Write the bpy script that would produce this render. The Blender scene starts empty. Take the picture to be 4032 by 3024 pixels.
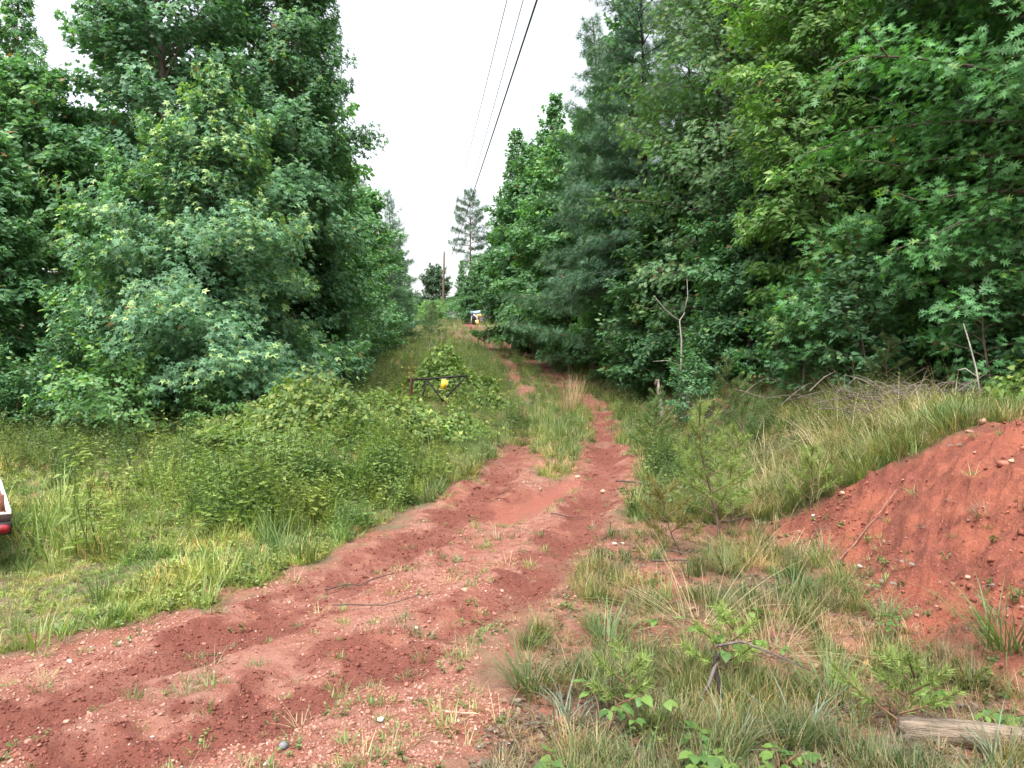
import bpy, math, random
import numpy as np
from mathutils import Vector, Matrix, Euler

random.seed(7)
rng = np.random.default_rng(7)
R_ = math.radians
scene = bpy.context.scene
COL = scene.collection

# ------------------------------------------------------------------ camera
cam_d = bpy.data.cameras.new('camera')
cam_d.sensor_width = 36.0
cam_d.lens = 36.0 * 745.0 / 1024.0
cam_d.clip_start = 0.05
cam_d.clip_end = 3000.0
cam = bpy.data.objects.new('camera', cam_d)
COL.objects.link(cam)
cam.location = (0.0, 0.0, 1.6)
cam.rotation_euler = (R_(90.0), 0.0, 0.0)
scene.camera = cam

# ------------------------------------------------------------------ sky
SUN_EL, SUN_AZ = 62.0, -165.0          # degrees; azimuth clockwise from +Y
world = bpy.data.worlds.new('World')
scene.world = world
world.use_nodes = True
wn, wl = world.node_tree.nodes, world.node_tree.links
wn.clear()
w_out = wn.new('ShaderNodeOutputWorld')
w_bg = wn.new('ShaderNodeBackground')
w_sky = wn.new('ShaderNodeTexSky')
w_sky.sky_type = 'NISHITA'
w_sky.sun_disc = False
w_sky.sun_elevation = R_(SUN_EL)
w_sky.sun_rotation = R_(SUN_AZ)
w_sky.air_density = 1.6
w_sky.dust_density = 6.0
w_sky.ozone_density = 1.0
w_hsv = wn.new('ShaderNodeHueSaturation')      # cloud cover: nearly colourless sky
w_hsv.inputs['Saturation'].default_value = 0.30
w_bg.inputs['Strength'].default_value = 0.15
wl.new(w_sky.outputs[0], w_hsv.inputs['Color'])
wl.new(w_hsv.outputs[0], w_bg.inputs['Color'])
wl.new(w_bg.outputs[0], w_out.inputs['Surface'])

sun_d = bpy.data.lights.new('sun', 'SUN')
sun_d.energy = 1.5
sun_d.angle = R_(25.0)
sun_d.color = (1.0, 0.96, 0.9)
sun = bpy.data.objects.new('sun', sun_d)
COL.objects.link(sun)
sd = Vector((math.sin(R_(SUN_AZ)) * math.cos(R_(SUN_EL)), math.cos(R_(SUN_AZ)) * math.cos(R_(SUN_EL)), math.sin(R_(SUN_EL))))
sun.rotation_euler = sd.to_track_quat('Z', 'Y').to_euler()

vs = scene.view_settings
scene.display_settings.display_device = 'sRGB'
vs.view_transform = 'Standard'
vs.look = 'None'
vs.exposure = 1.5
vs.gamma = 1.0
vs.use_curve_mapping = False
cy = scene.cycles
cy.max_bounces = 5
cy.diffuse_bounces = 3
cy.glossy_bounces = 2
cy.transmission_bounces = 3
cy.transparent_max_bounces = 4
cy.use_denoising = True
try:
    cy.denoiser = 'OPENIMAGEDENOISE'
    cy.denoising_input_passes = 'RGB_ALBEDO_NORMAL'
except Exception:
    pass
cy.sample_clamp_indirect = 4.0
cy.use_adaptive_sampling = True
cy.adaptive_threshold = 0.02

# ------------------------------------------------------------------ small maths
def sm(t):
    t = np.clip(t, 0, 1)
    return t * t * (3 - 2 * t)

def _hash(ix, iy, seed):
    n = (ix.astype(np.int64) * 374761393 + iy.astype(np.int64) * 668265263 + seed * 1442695041) & 0x7fffffff
    n = (n ^ (n >> 13)) * 1274126177 & 0x7fffffff
    n = (n ^ (n >> 16)) & 0x7fffffff
    return (n % 100003) / 100003.0

def noise(x, y, seed=0):
    x = np.asarray(x, float); y = np.asarray(y, float)
    ix = np.floor(x); iy = np.floor(y)
    fx = x - ix; fy = y - iy
    fx = fx * fx * (3 - 2 * fx); fy = fy * fy * (3 - 2 * fy)
    a = _hash(ix, iy, seed); b = _hash(ix + 1, iy, seed)
    c = _hash(ix, iy + 1, seed); d = _hash(ix + 1, iy + 1, seed)
    return (a * (1 - fx) + b * fx) * (1 - fy) + (c * (1 - fx) + d * fx) * fy - 0.5

def fbm(x, y, seed=0, octv=4, gain=0.5):
    s = 0; a = 1.0; f = 1.0
    for i in range(octv):
        s = s + a * noise(x * f + 17.3 * i, y * f - 9.1 * i, seed + i)
        a *= gain; f *= 2.03
    return s

def dpoly(x, y, poly):
    """distance to a polyline and the arc length of the nearest point"""
    x = np.asarray(x, float); y = np.asarray(y, float)
    best = np.full(x.shape, 1e9); arc = np.zeros(x.shape); acc = 0.0
    for (ax, ay), (bx, by) in zip(poly[:-1], poly[1:]):
        dx, dy = bx - ax, by - ay
        L = math.hypot(dx, dy)
        t = np.clip(((x - ax) * dx + (y - ay) * dy) / (L * L), 0, 1)
        d = np.hypot(x - ax - t * dx, y - ay - t * dy)
        m = d < best
        best = np.where(m, d, best); arc = np.where(m, acc + t * L, arc)
        acc += L
    return best, arc

def nrm(v):
    return v / np.maximum(np.linalg.norm(v, axis=-1, keepdims=True), 1e-9)

# ------------------------------------------------------------------ the lie of the land
PY = [-600, -20, 0, 4, 7, 9, 11, 13, 16, 18, 24, 31, 40, 50, 65, 80, 100, 120, 140, 200, 600, 2500]
PZ = [-10, -1.0, 0, 0, .08, .18, .38, .58, .85, 1.05, 1.6, 2.35, 3.3, 4.4, 6.2, 7.9, 10.2, 12, 12.5, 11, 5, -10]
RUT_A = [(-9, 1.6), (-4, 2.7), (-2.33, 3.39), (-2.11, 4.1), (-1.63, 4.8), (-1.38, 5.46), (-0.89, 6.99), (-0.27, 9.54), (0.11, 12.82), (0.3, 16.35), (0.4, 20), (0.2, 26)]
RUT_B = [(-4, 1.0), (-2.2, 2.4), (-1.32, 3.39), (-1.01, 4.02), (-0.44, 4.56), (0.16, 5.69), (0.67, 7.51), (1.18, 9.79), (1.62, 12.82), (1.95, 17.09), (1.7, 21.0)]
RUT_F = [(1.7, 21.0), (1.51, 28.96), (0.96, 35.2), (0.12, 46.97), (-0.55, 55.0), (-1.72, 60.2), (-3.19, 67.6), (-4.4, 75), (-5.2, 84)]
RUT_H = [(.4, 20), (.1, 29), (-.4, 35.2), (-1.3, 47), (-2.1, 55), (-3.3, 61), (-4.6, 67.6)]
RUT_G = [(-1.2, 50), (-3.0, 54), (-4.6, 58.5), (-5.5, 66)]

def bank_edge(y):
    return np.interp(y, [0, 4, 7.5, 12, 18, 25, 40, 60], [2.35, 2.35, 2.45, 2.6, 2.6, 2.5, 1.6, 1.2])

def bank(x, y):
    xb = bank_edge(y)
    w = np.interp(y, [0, 7, 9, 14, 30], [1.9, 1.9, 2.4, 2.6, 3.5])
    return np.interp(y, [0, 14, 25, 60], [1.22, 1.1, .9, .9]) * sm((x - xb) / w) + .04 * np.clip(x - xb - w, 0, 30)

def x_left(y):
    return np.interp(y, [0, 3.7, 4.05, 4.34, 4.63, 4.97, 6.06, 8.12, 10.34, 12.8, 16.4, 24], [-40, -9, -4.4, -2.98, -2.61, -2.18, -1.75, -1.24, -.68, -.37, -.16, -.1])

def x_right(y):
    return np.interp(y, [0, 3.1, 4.15, 5.35, 7, 9.8, 12, 16.4, 24], [-.4, -.13, .0, .31, .84, 1.79, 2.15, 2.3, 2.1])

def y_crest(x):
    return np.interp(x, [2.2, 2.7, 2.96, 3.29, 3.57, 3.78, 4.06, 4.9, 7, 9], [8.3, 8.0, 7.77, 7.6, 7.3, 7.0, 6.85, 7.2, 7.3, 7.0])

def masks(x, y):
    x = np.asarray(x, float); y = np.asarray(y, float)
    n1 = fbm(x * 1.7, y * 1.7, 11, 4)
    n2 = fbm(x * 5, y * 5, 12, 3)
    dA, sA = dpoly(x, y, RUT_A); dB, sB = dpoly(x, y, RUT_B)
    dF, sF = dpoly(x, y, RUT_F); dG, _ = dpoly(x, y, RUT_G); dH, _ = dpoly(x, y, RUT_H); dH = dH + .25 + .5 * np.abs(n1)
    dF = np.minimum(dF, dH)
    e = n1 * .55 + n2 * .25
    road = sm((x - x_left(y) + e) / .45 + .4) * sm((x_right(y) - x + e) / .6 + .4)
    ruts = np.minimum(dA, dB)
    mid = sm((y - 9.6 + n1 * 4.5 + n2 * 2.5) / 2.6)
    rut_dirt = sm((.46 - ruts + e * 1.1) / .3) * (1 - sm((y - 11.5) / 3) * sm(.62 + n1 * 2.2 + n2) * (dA < dB))
    road = road * (1 - mid) + mid * rut_dirt
    road = road * sm((26 - y) / 5)
    far = sm((.6 + .006 * y - dF + n1 * 1.3 + n2 * .5) / .45) * sm((y - 19 + 5 * n1) / 5)
    far = np.maximum(far, sm((.7 - dG + n1 * 1.6) / .6))
    bk = sm((x - bank_edge(y) + .15 + e * .5) / .5) * sm((y_crest(x) - y + e * .5) / .3) * sm((9.5 - x) / 2)
    dirt = np.clip(np.maximum(np.maximum(road, far), bk), 0, 1)
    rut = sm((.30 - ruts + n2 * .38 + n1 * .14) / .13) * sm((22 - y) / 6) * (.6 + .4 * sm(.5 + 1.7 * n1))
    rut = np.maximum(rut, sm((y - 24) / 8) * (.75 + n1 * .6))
    corner = sm((-2.0 - x + n1 * 2) / .7) * sm((3.9 - y + n2) / .5)
    rut = np.maximum(rut, corner * .75)
    wash = np.exp(-((dpoly(x, y, [(-.15, 8.1), (.2, 8.75), (.75, 9.9)])[0]) / (.26 + .12 * n1)) ** 2)
    wash = sm(wash * 1.6 - .3)
    return dict(dirt=dirt, rut=np.clip(rut, 0, 1), bank=np.clip(bk, 0, 1), wash=wash, dA=dA, dB=dB, sA=sA, sB=sB, n1=n1, n2=n2)

def forest(x, y):
    """1 under the trees"""
    xl = np.interp(y, [0, 12, 14, 20, 30, 45, 60, 100], [-40, -16, -9.5, -5.2, -5.6, -6.2, -7.5, -14])
    xr = np.interp(y, [0, 7, 9, 12, 17, 22, 30, 45, 65, 100], [9, 6.5, 5.2, 4.4, 3.6, 3.2, 2.8, 1.6, .4, -1])
    return np.maximum(sm((xl - x) / 1.6), sm((x - xr) / 1.4))

def hz(x, y, detail=True, mk=None):
    x = np.asarray(x, float); y = np.asarray(y, float)
    z = np.interp(y, PY, PZ) + bank(x, y)
    far = sm((np.hypot(x, y) - 2) / 8)
    z = z + .09 * fbm(x * .45, y * .45, 3, 3) * (.4 + .6 * far) + .6 * fbm(x * .06, y * .06, 5, 2) * sm((np.hypot(x, y) - 14) / 25)
    z = z + .38 * np.exp(-((x + 2.7) / 1.5) ** 2 - ((y - 11.3) / 2.4) ** 2)
    if not detail:
        return z
    if mk is None:
        mk = masks(x, y)
    near = sm((24 - y) / 6)
    for d, s in ((mk['dA'], mk['sA']), (mk['dB'], mk['sB'])):
        prof = -.065 * np.exp(-(d / .2) ** 2) + .04 * np.exp(-((d - .36) / .11) ** 2)
        tread = .03 * np.sin(s * 2 * math.pi / .15 + d * 9) * np.exp(-(d / .17) ** 2) * sm(.6 + 3 * noise(s * .45, s * 0, 4))
        z = z + near * (prof * (.65 + .7 * mk['n1']) + tread)
    r = np.clip(mk['rut'], 0, 1)
    z = z + near * r * (.028 * fbm(x * 9, y * 9, 21, 3) + .02 * np.abs(noise(x * 26, y * 26, 25)))
    z = z + mk['dirt'] * near * (.022 * fbm(x * 4, y * 4, 22, 4) + .010 * np.abs(noise(x * 34, y * 34, 23)))
    z = z - .09 * mk['wash'] * near
    b = mk['bank']
    z = z + b * (.16 * fbm(x * 1.5, y * 2.4, 31, 5, .55) + .06 * np.abs(fbm(x * 5, y * 5, 36, 3, .6)) + .05 * fbm(x * 13, y * 13, 33, 3, .75) - .06 * np.abs(noise(x * 1.1 + .6 * y, y * 2.6 - x * .5, 35)))
    z = z + (1 - mk['dirt']) * .05 * fbm(x * 2.3, y * 2.3, 41, 3) * (1 - r)
    return z

def gz(x, y):
    return float(hz(np.array([x]), np.array([y]))[0])

# ------------------------------------------------------------------ mesh helpers
class MB:
    """collects triangles"""
    def __init__(self):
        self.v = []; self.f = []; self.c = []; self.n = 0
    def add(self, v, f, c):
        v = np.asarray(v, float).reshape(-1, 3); f = np.asarray(f, np.int64).reshape(-1, 3)
        c = np.asarray(c, float)
        if c.ndim == 1:
            c = np.tile(c, (len(v), 1))
        self.v.append(v); self.f.append(f + self.n); self.c.append(c); self.n += len(v)
        return self
    def mesh(self, name, mat, smooth=False):
        v = np.concatenate(self.v); f = np.concatenate(self.f); c = np.concatenate(self.c)
        me = bpy.data.meshes.new(name)
        me.vertices.add(len(v)); me.vertices.foreach_set('co', v.astype(np.float32).ravel())
        me.loops.add(len(f) * 3); me.loops.foreach_set('vertex_index', f.astype(np.int32).ravel())
        me.polygons.add(len(f)); me.polygons.foreach_set('loop_start', np.arange(0, len(f) * 3, 3, dtype=np.int32))
        if smooth:
            me.polygons.foreach_set('use_smooth', np.ones(len(f), bool))
        at = me.attributes.new('Col', 'FLOAT_COLOR', 'POINT')
        at.data.foreach_set('color', np.concatenate([c, np.ones((len(c), 1))], 1).astype(np.float32).ravel())
        me.materials.append(mat)
        me.update(calc_edges=True)
        me.validate()
        return me

def tube(mb, pts, rad, col, sides=5, cap=True):
    pts = np.asarray(pts, float); n = len(pts)
    rad = np.broadcast_to(np.asarray(rad, float), (n,))
    t = nrm(np.gradient(pts, axis=0))
    ref = np.array([1., 0, 0]) if abs(t[:, 2]).mean() > .7 else np.array([0, 0, 1.])
    a = nrm(np.cross(t, ref)); b = np.cross(t, a)
    ang = np.arange(sides) * 2 * math.pi / sides
    ring = pts[:, None] + rad[:, None, None] * (np.cos(ang)[None, :, None] * a[:, None] + np.sin(ang)[None, :, None] * b[:, None])
    v = ring.reshape(-1, 3)
    f = []
    for i in range(n - 1):
        for k in range(sides):
            p, q = i * sides + k, i * sides + (k + 1) % sides
            f.append((p, q, q + sides)); f.append((p, q + sides, p + sides))
    if cap:
        v = np.concatenate([v, pts[:1], pts[-1:]])
        for k in range(sides):
            f.append((len(v) - 2, (k + 1) % sides, k))
            f.append((len(v) - 1, (n - 1) * sides + k, (n - 1) * sides + (k + 1) % sides))
    mb.add(v, f, col)

def box(mb, c, s, col, rot=None, bevel=0.0):
    s = np.asarray(s, float) / 2
    b = min(bevel, s.min() * .9)
    pts = []
    for sx in (-1, 1):
        for sy in (-1, 1):
            for sz in (-1, 1):
                if b > 0:
                    pts += [(sx * s[0], sy * (s[1] - b), sz * (s[2] - b)), (sx * (s[0] - b), sy * s[1], sz * (s[2] - b)), (sx * (s[0] - b), sy * (s[1] - b), sz * s[2])]
                else:
                    pts.append((sx * s[0], sy * s[1], sz * s[2]))
    import bmesh
    bm = bmesh.new()
    for p in pts:
        bm.verts.new(p)
    r = bmesh.ops.convex_hull(bm, input=bm.verts[:])
    bmesh.ops.triangulate(bm, faces=bm.faces[:])
    bm.verts.index_update()
    v = np.array([q.co[:] for q in bm.verts]); f = [[q.index for q in fc.verts] for fc in bm.faces]
    bm.free()
    if rot is not None:
        v = v @ np.array(rot.to_matrix()).T
    mb.add(v + np.asarray(c, float), f, col)

def hull(mb, pts, col):
    import bmesh
    bm = bmesh.new()
    for p in pts:
        bm.verts.new(p)
    bmesh.ops.convex_hull(bm, input=bm.verts[:])
    for q in [q for q in bm.verts if not q.link_faces]:
        bm.verts.remove(q)
    bmesh.ops.triangulate(bm, faces=bm.faces[:])
    bm.verts.index_update()
    mb.add([q.co[:] for q in bm.verts], [[q.index for q in fc.verts] for fc in bm.faces], col)
    bm.free()

def obj(name, me, parent=None, loc=None, rot=None, scale=None):
    o = bpy.data.objects.new(name, me)
    COL.objects.link(o)
    if parent is not None:
        o.parent = parent
    if loc is not None:
        o.location = loc
    if rot is not None:
        o.rotation_euler = rot
    if scale is not None:
        o.scale = (scale,) * 3 if np.isscalar(scale) else scale
    return o

def tag(o, label, cat=None, group=None, kind=None):
    if label: o['label'] = label
    if cat: o['category'] = cat
    if group: o['group'] = group
    if kind: o['kind'] = kind
    return o

# ------------------------------------------------------------------ materials
def new_mat(name):
    m = bpy.data.materials.new(name)
    m.use_nodes = True
    m.node_tree.nodes.clear()
    return m, m.node_tree.nodes, m.node_tree.links

def N(nodes, kind, **kw):
    n = nodes.new(kind)
    for k, v in kw.items():
        if k.startswith('i_'):
            n.inputs[k[2:].replace('_', ' ')].default_value = v
        else:
            setattr(n, k, v)
    return n

def mixc(nodes, links, fac, a, b, mode='MIX'):
    n = nodes.new('ShaderNodeMix'); n.data_type = 'RGBA'; n.blend_type = mode
    for sock, val in ((n.inputs[0], fac), (n.inputs[6], a), (n.inputs[7], b)):
        if isinstance(val, (int, float)):
            sock.default_value = val
        elif isinstance(val, tuple):
            sock.default_value = val + (1,) if len(val) == 3 else val
        else:
            links.new(val, sock)
    return n.outputs[2]

def leaf_material(name, rough=.42, trans=.32, spec=.45, instanced=False):
    m, n, l = new_mat(name)
    at = N(n, 'ShaderNodeAttribute', attribute_name='Col')
    col = at.outputs['Color']
    if instanced:
        ti = N(n, 'ShaderNodeAttribute', attribute_name='tint', attribute_type='INSTANCER')
        col = mixc(n, l, 1.0, col, ti.outputs['Color'], 'MULTIPLY')
    else:
        oi = N(n, 'ShaderNodeObjectInfo')
        mr = N(n, 'ShaderNodeMapRange'); mr.inputs['To Min'].default_value = .85; mr.inputs['To Max'].default_value = 1.15
        l.new(oi.outputs['Random'], mr.inputs['Value'])
        col = mixc(n, l, 1.0, col, mr.outputs[0], 'MULTIPLY')
    p = N(n, 'ShaderNodeBsdfPrincipled')
    l.new(col, p.inputs['Base Color']); p.inputs['Roughness'].default_value = rough
    p.inputs['Specular IOR Level'].default_value = spec
    tr = N(n, 'ShaderNodeBsdfTranslucent')
    tc = mixc(n, l, 1.0, col, (1.5, 1.75, .7), 'MULTIPLY')
    l.new(tc, tr.inputs['Color'])
    mx = N(n, 'ShaderNodeMixShader'); mx.inputs[0].default_value = trans
    l.new(p.outputs[0], mx.inputs[1]); l.new(tr.outputs[0], mx.inputs[2])
    o = N(n, 'ShaderNodeOutputMaterial'); l.new(mx.outputs[0], o.inputs['Surface'])
    return m

def solid_material(name, rough=.8, spec=.3, nscale=12., namp=.35, bump=.3, bscale=40., instanced=False, metal=0., stretch=(1, 1, 1)):
    """vertex colour with procedural mottling and fine relief"""
    m, n, l = new_mat(name)
    at = N(n, 'ShaderNodeAttribute', attribute_name='Col')
    col = at.outputs['Color']
    if instanced:
        ti = N(n, 'ShaderNodeAttribute', attribute_name='tint', attribute_type='INSTANCER')
        col = mixc(n, l, 1.0, col, ti.outputs['Color'], 'MULTIPLY')
    tc = N(n, 'ShaderNodeTexCoord')
    mp = N(n, 'ShaderNodeMapping'); mp.inputs['Scale'].default_value = stretch
    l.new(tc.outputs['Object'], mp.inputs['Vector'])
    nz = N(n, 'ShaderNodeTexNoise'); nz.inputs['Scale'].default_value = nscale; nz.inputs['Detail'].default_value = 5
    l.new(mp.outputs[0], nz.inputs['Vector'])
    mr = N(n, 'ShaderNodeMapRange'); mr.inputs['To Min'].default_value = 1 - namp; mr.inputs['To Max'].default_value = 1 + namp
    mr.inputs['From Min'].default_value = .25; mr.inputs['From Max'].default_value = .75
    l.new(nz.outputs['Fac'], mr.inputs['Value'])
    col = mixc(n, l, 1.0, col, mr.outputs[0], 'MULTIPLY')
    p = N(n, 'ShaderNodeBsdfPrincipled')
    l.new(col, p.inputs['Base Color']); p.inputs['Roughness'].default_value = rough
    p.inputs['Specular IOR Level'].default_value = spec; p.inputs['Metallic'].default_value = metal
    if bump > 0:
        nb = N(n, 'ShaderNodeTexNoise'); nb.inputs['Scale'].default_value = bscale; nb.inputs['Detail'].default_value = 4
        l.new(mp.outputs[0], nb.inputs['Vector'])
        bp = N(n, 'ShaderNodeBump'); bp.inputs['Strength'].default_value = bump; bp.inputs['Distance'].default_value = .02
        l.new(nb.outputs['Fac'], bp.inputs['Height']); l.new(bp.outputs[0], p.inputs['Normal'])
    o = N(n, 'ShaderNodeOutputMaterial'); l.new(p.outputs[0], o.inputs['Surface'])
    return m

M_LEAF = leaf_material('leaf_blades', rough=.48, trans=.32, spec=.32)
M_NEEDLE = leaf_material('needle_foliage', rough=.55, trans=.15, spec=.3)
M_GRASS = leaf_material('grass_blades', rough=.5, trans=.3, spec=.3, instanced=True)
M_GRASS1 = leaf_material('tall_grass_blades', rough=.5, trans=.25, spec=.3)
M_BARK = solid_material('bark', rough=.9, spec=.15, nscale=9, namp=.45, bump=.6, bscale=30, stretch=(3, 3, .6))
M_WOOD = solid_material('weathered_wood', rough=.85, spec=.2, nscale=14, namp=.5, bump=.7, bscale=40, stretch=(.5, 6, 6))
M_STONE = solid_material('stone', rough=.85, spec=.25, nscale=30, namp=.3, bump=.4, bscale=120)
M_PEBBLE = solid_material('pebbles', rough=.85, spec=.25, nscale=30, namp=.25, bump=0, instanced=True)
M_METAL = solid_material('painted_metal', rough=.45, spec=.5, nscale=20, namp=.3, bump=.1, bscale=60)
M_RUST = solid_material('rusted_pipe', rough=.75, spec=.3, nscale=25, namp=.5, bump=.3, bscale=90)
M_WIRE = solid_material('cable', rough=.6, spec=.3, nscale=1, namp=.05, bump=0)

def ground_material():
    m, n, l = new_mat('red_clay_ground')
    tc = N(n, 'ShaderNodeTexCoord')
    P = tc.outputs['Object']
    a1 = N(n, 'ShaderNodeAttribute', attribute_name='mask'); a2 = N(n, 'ShaderNodeAttribute', attribute_name='mask2')
    s1 = N(n, 'ShaderNodeSeparateColor'); s2 = N(n, 'ShaderNodeSeparateColor')
    l.new(a1.outputs['Color'], s1.inputs[0]); l.new(a2.outputs['Color'], s2.inputs[0])
    dirt, rut, wash = s1.outputs[0], s1.outputs[1], s1.outputs[2]
    forest_, bank_ = s2.outputs[0], s2.outputs[1]
    def nz(scale, detail=5, rough=.6):
        q = N(n, 'ShaderNodeTexNoise'); q.inputs['Scale'].default_value = scale; q.inputs['Detail'].default_value = detail; q.inputs['Roughness'].default_value = rough
        l.new(P, q.inputs['Vector']); return q.outputs['Fac']
    def ramp(v, a, b):
        q = N(n, 'ShaderNodeMapRange'); q.interpolation_type = 'SMOOTHSTEP'
        q.inputs['From Min'].default_value = a; q.inputs['From Max'].default_value = b
        l.new(v, q.inputs['Value']); return q.outputs[0]
    def mul(a, b):
        q = N(n, 'ShaderNodeMath', operation='MULTIPLY')
        for s, v in ((q.inputs[0], a), (q.inputs[1], b)):
            if isinstance(v, (int, float)): s.default_value = v
            else: l.new(v, s)
        return q.outputs[0]
    soil = mixc(n, l, ramp(nz(1.6), .35, .65), (.23, .088, .060), (.285, .142, .106))
    soil = mixc(n, l, ramp(nz(9), .42, .68), soil, (.18, .06, .041))
    # small pale grit
    vor = N(n, 'ShaderNodeTexVoronoi'); vor.inputs['Scale'].default_value = 60; l.new(P, vor.inputs['Vector'])
    vsep = N(n, 'ShaderNodeSeparateColor'); l.new(vor.outputs['Color'], vsep.inputs[0])
    grit = mul(ramp(vsep.outputs[0], .72, .9), ramp(nz(2.3), .4, .62))
    soil = mixc(n, l, mul(grit, .7), soil, (.29, .16, .12))
    vo2 = N(n, 'ShaderNodeTexVoronoi'); vo2.inputs['Scale'].default_value = 105; l.new(P, vo2.inputs['Vector'])
    vs2 = N(n, 'ShaderNodeSeparateColor'); l.new(vo2.outputs['Color'], vs2.inputs[0])
    crumb = mul(ramp(vs2.outputs[1], .6, .75), ramp(vo2.outputs['Distance'], .5, .25))
    soil = mixc(n, l, mul(crumb, .55), soil, (.13, .042, .03))
    soil = mixc(n, l, mul(mul(ramp(vs2.outputs[0], .8, .9), ramp(vo2.outputs['Distance'], .45, .25)), .6), soil, (.30, .17, .13))
    soil = mixc(n, l, mul(ramp(nz(70, 3), .5, .72), .4), soil, (.15, .047, .032))
    bsoil = mixc(n, l, mul(ramp(nz(1.9), .45, .62), .75), mixc(n, l, ramp(nz(5), .35, .7), (.245, .078, .047), (.185, .055, .036)), (.135, .041, .029))
    bsoil = mixc(n, l, mul(crumb, .6), bsoil, (.10, .03, .021))
    bsoil = mixc(n, l, mul(ramp(vs2.outputs[2], .86, .93), .5), bsoil, (.29, .13, .09))
    soil = mixc(n, l, bank_, soil, bsoil)
    soil = mixc(n, l, mul(wash, .85), soil, (.235, .078, .057))
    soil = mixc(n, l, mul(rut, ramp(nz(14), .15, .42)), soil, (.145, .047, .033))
    thatch = mixc(n, l, ramp(nz(7), .35, .65), (.09, .08, .042), (.145, .115, .068))
    thatch = mixc(n, l, mul(ramp(nz(3.1), .5, .68), .55), thatch, (.24, .10, .062))
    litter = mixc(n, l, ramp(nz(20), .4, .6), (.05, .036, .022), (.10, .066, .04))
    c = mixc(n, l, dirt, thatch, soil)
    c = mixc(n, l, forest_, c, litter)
    p = N(n, 'ShaderNodeBsdfPrincipled'); l.new(c, p.inputs['Base Color'])
    p.inputs['Roughness'].default_value = .88; p.inputs['Specular IOR Level'].default_value = .25
    h = N(n, 'ShaderNodeMath', operation='ADD'); l.new(nz(55, 6, .7), h.inputs[0]); l.new(mul(nz(14, 4), 1.6), h.inputs[1])
    h2 = N(n, 'ShaderNodeMath', operation='ADD'); l.new(h.outputs[0], h2.inputs[0]); l.new(mul(grit, .5), h2.inputs[1])
    bp = N(n, 'ShaderNodeBump'); bp.inputs['Strength'].default_value = .8; bp.inputs['Distance'].default_value = .025
    l.new(h2.outputs[0], bp.inputs['Height']); l.new(bp.outputs[0], p.inputs['Normal'])
    o = N(n, 'ShaderNodeOutputMaterial'); l.new(p.outputs[0], o.inputs['Surface'])
    return m

# ------------------------------------------------------------------ ground
def build_ground():
    th = np.concatenate([np.linspace(-180, -48, 40, endpoint=False), np.linspace(-46, 46, 520, endpoint=False), np.linspace(48, 180, 40, endpoint=False)]) * math.pi / 180
    r = np.concatenate([[.05, .4, .8, 1.2], np.geomspace(1.6, 130, 450), [160, 220, 320, 500, 800, 1400, 2400]])
    T, RR = np.meshgrid(th, r)
    x = (RR * np.sin(T)).ravel(); y = (RR * np.cos(T)).ravel()
    mk = masks(x, y)
    z = hz(x, y, True, mk)
    nt, nr = len(th), len(r)
    i, k = np.meshgrid(np.arange(nr - 1), np.arange(nt), indexing='ij')
    a = (i * nt + k).ravel(); b = (i * nt + (k + 1) % nt).ravel()
    f = np.concatenate([np.stack([a, b, b + nt], 1), np.stack([a, b + nt, a + nt], 1)])
    mb = MB(); mb.add(np.stack([x, y, z], 1), f[:, ::-1], (.3, .1, .06))
    me = mb.mesh('ground', ground_material(), smooth=True)
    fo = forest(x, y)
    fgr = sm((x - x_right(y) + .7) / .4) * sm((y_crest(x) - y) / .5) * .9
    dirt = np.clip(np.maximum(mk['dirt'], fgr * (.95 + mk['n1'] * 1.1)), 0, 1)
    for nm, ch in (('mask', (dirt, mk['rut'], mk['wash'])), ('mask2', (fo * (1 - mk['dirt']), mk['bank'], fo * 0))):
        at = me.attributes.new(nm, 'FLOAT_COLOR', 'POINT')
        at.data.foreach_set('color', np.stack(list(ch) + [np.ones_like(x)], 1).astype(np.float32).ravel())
    o = obj('ground', me)
    tag(o, 'red clay hillside with rutted dirt track and bare bank', None, None, 'structure')
    return o
build_ground()

# ------------------------------------------------------------------ leaf shapes: x along the leaf, y across, z up
def T_(v, f):
    return np.array(v, float), np.array(f, int)

def star_leaf():
    v = [(0.02, 0, 0)]; f = []
    for ang, rad in ((0, 1.0), (62, .92), (-62, .92), (128, .6), (-128, .6)):
        a = math.radians(ang); d = np.array([math.cos(a), math.sin(a)]); s = np.array([-d[1], d[0]])
        o = len(v)
        v += [(*(s * .20 + d * .1 + (.28, 0)), .03), (*(-s * .20 + d * .1 + (.28, 0)), .03), (*(d * rad * .72 + (.28, 0)), -.14 * rad)]
        f.append((o, o + 2, o + 1))
    return T_(v, f)

def tulip_leaf():
    v = [(0, 0, 0), (.35, .42, .05), (.62, .2, .02), (1, .34, -.1), (.86, 0, -.06), (1, -.34, -.1), (.62, -.2, .02), (.35, -.42, .05)]
    return T_(v, [(0, 2, 1), (0, 4, 2), (2, 4, 3), (0, 6, 4), (4, 6, 5), (0, 7, 6)])

def oval_leaf(w=.27):
    return T_([(0, 0, 0), (.42, w, .06), (.42, -w, .06), (1, 0, -.12)], [(0, 2, 3), (0, 3, 1)])

def ovate_leaf(w=.2):
    v = [(0, 0, 0), (.33, 0, .05), (.7, 0, .0), (1, 0, -.16), (.33, w, .10), (.7, w * .8, .05), (.33, -w, .10), (.7, -w * .8, .05)]
    return T_(v, [(0, 1, 4), (1, 2, 5), (1, 5, 4), (2, 3, 5), (0, 6, 1), (1, 7, 2), (1, 6, 7), (2, 7, 3)])

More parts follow.
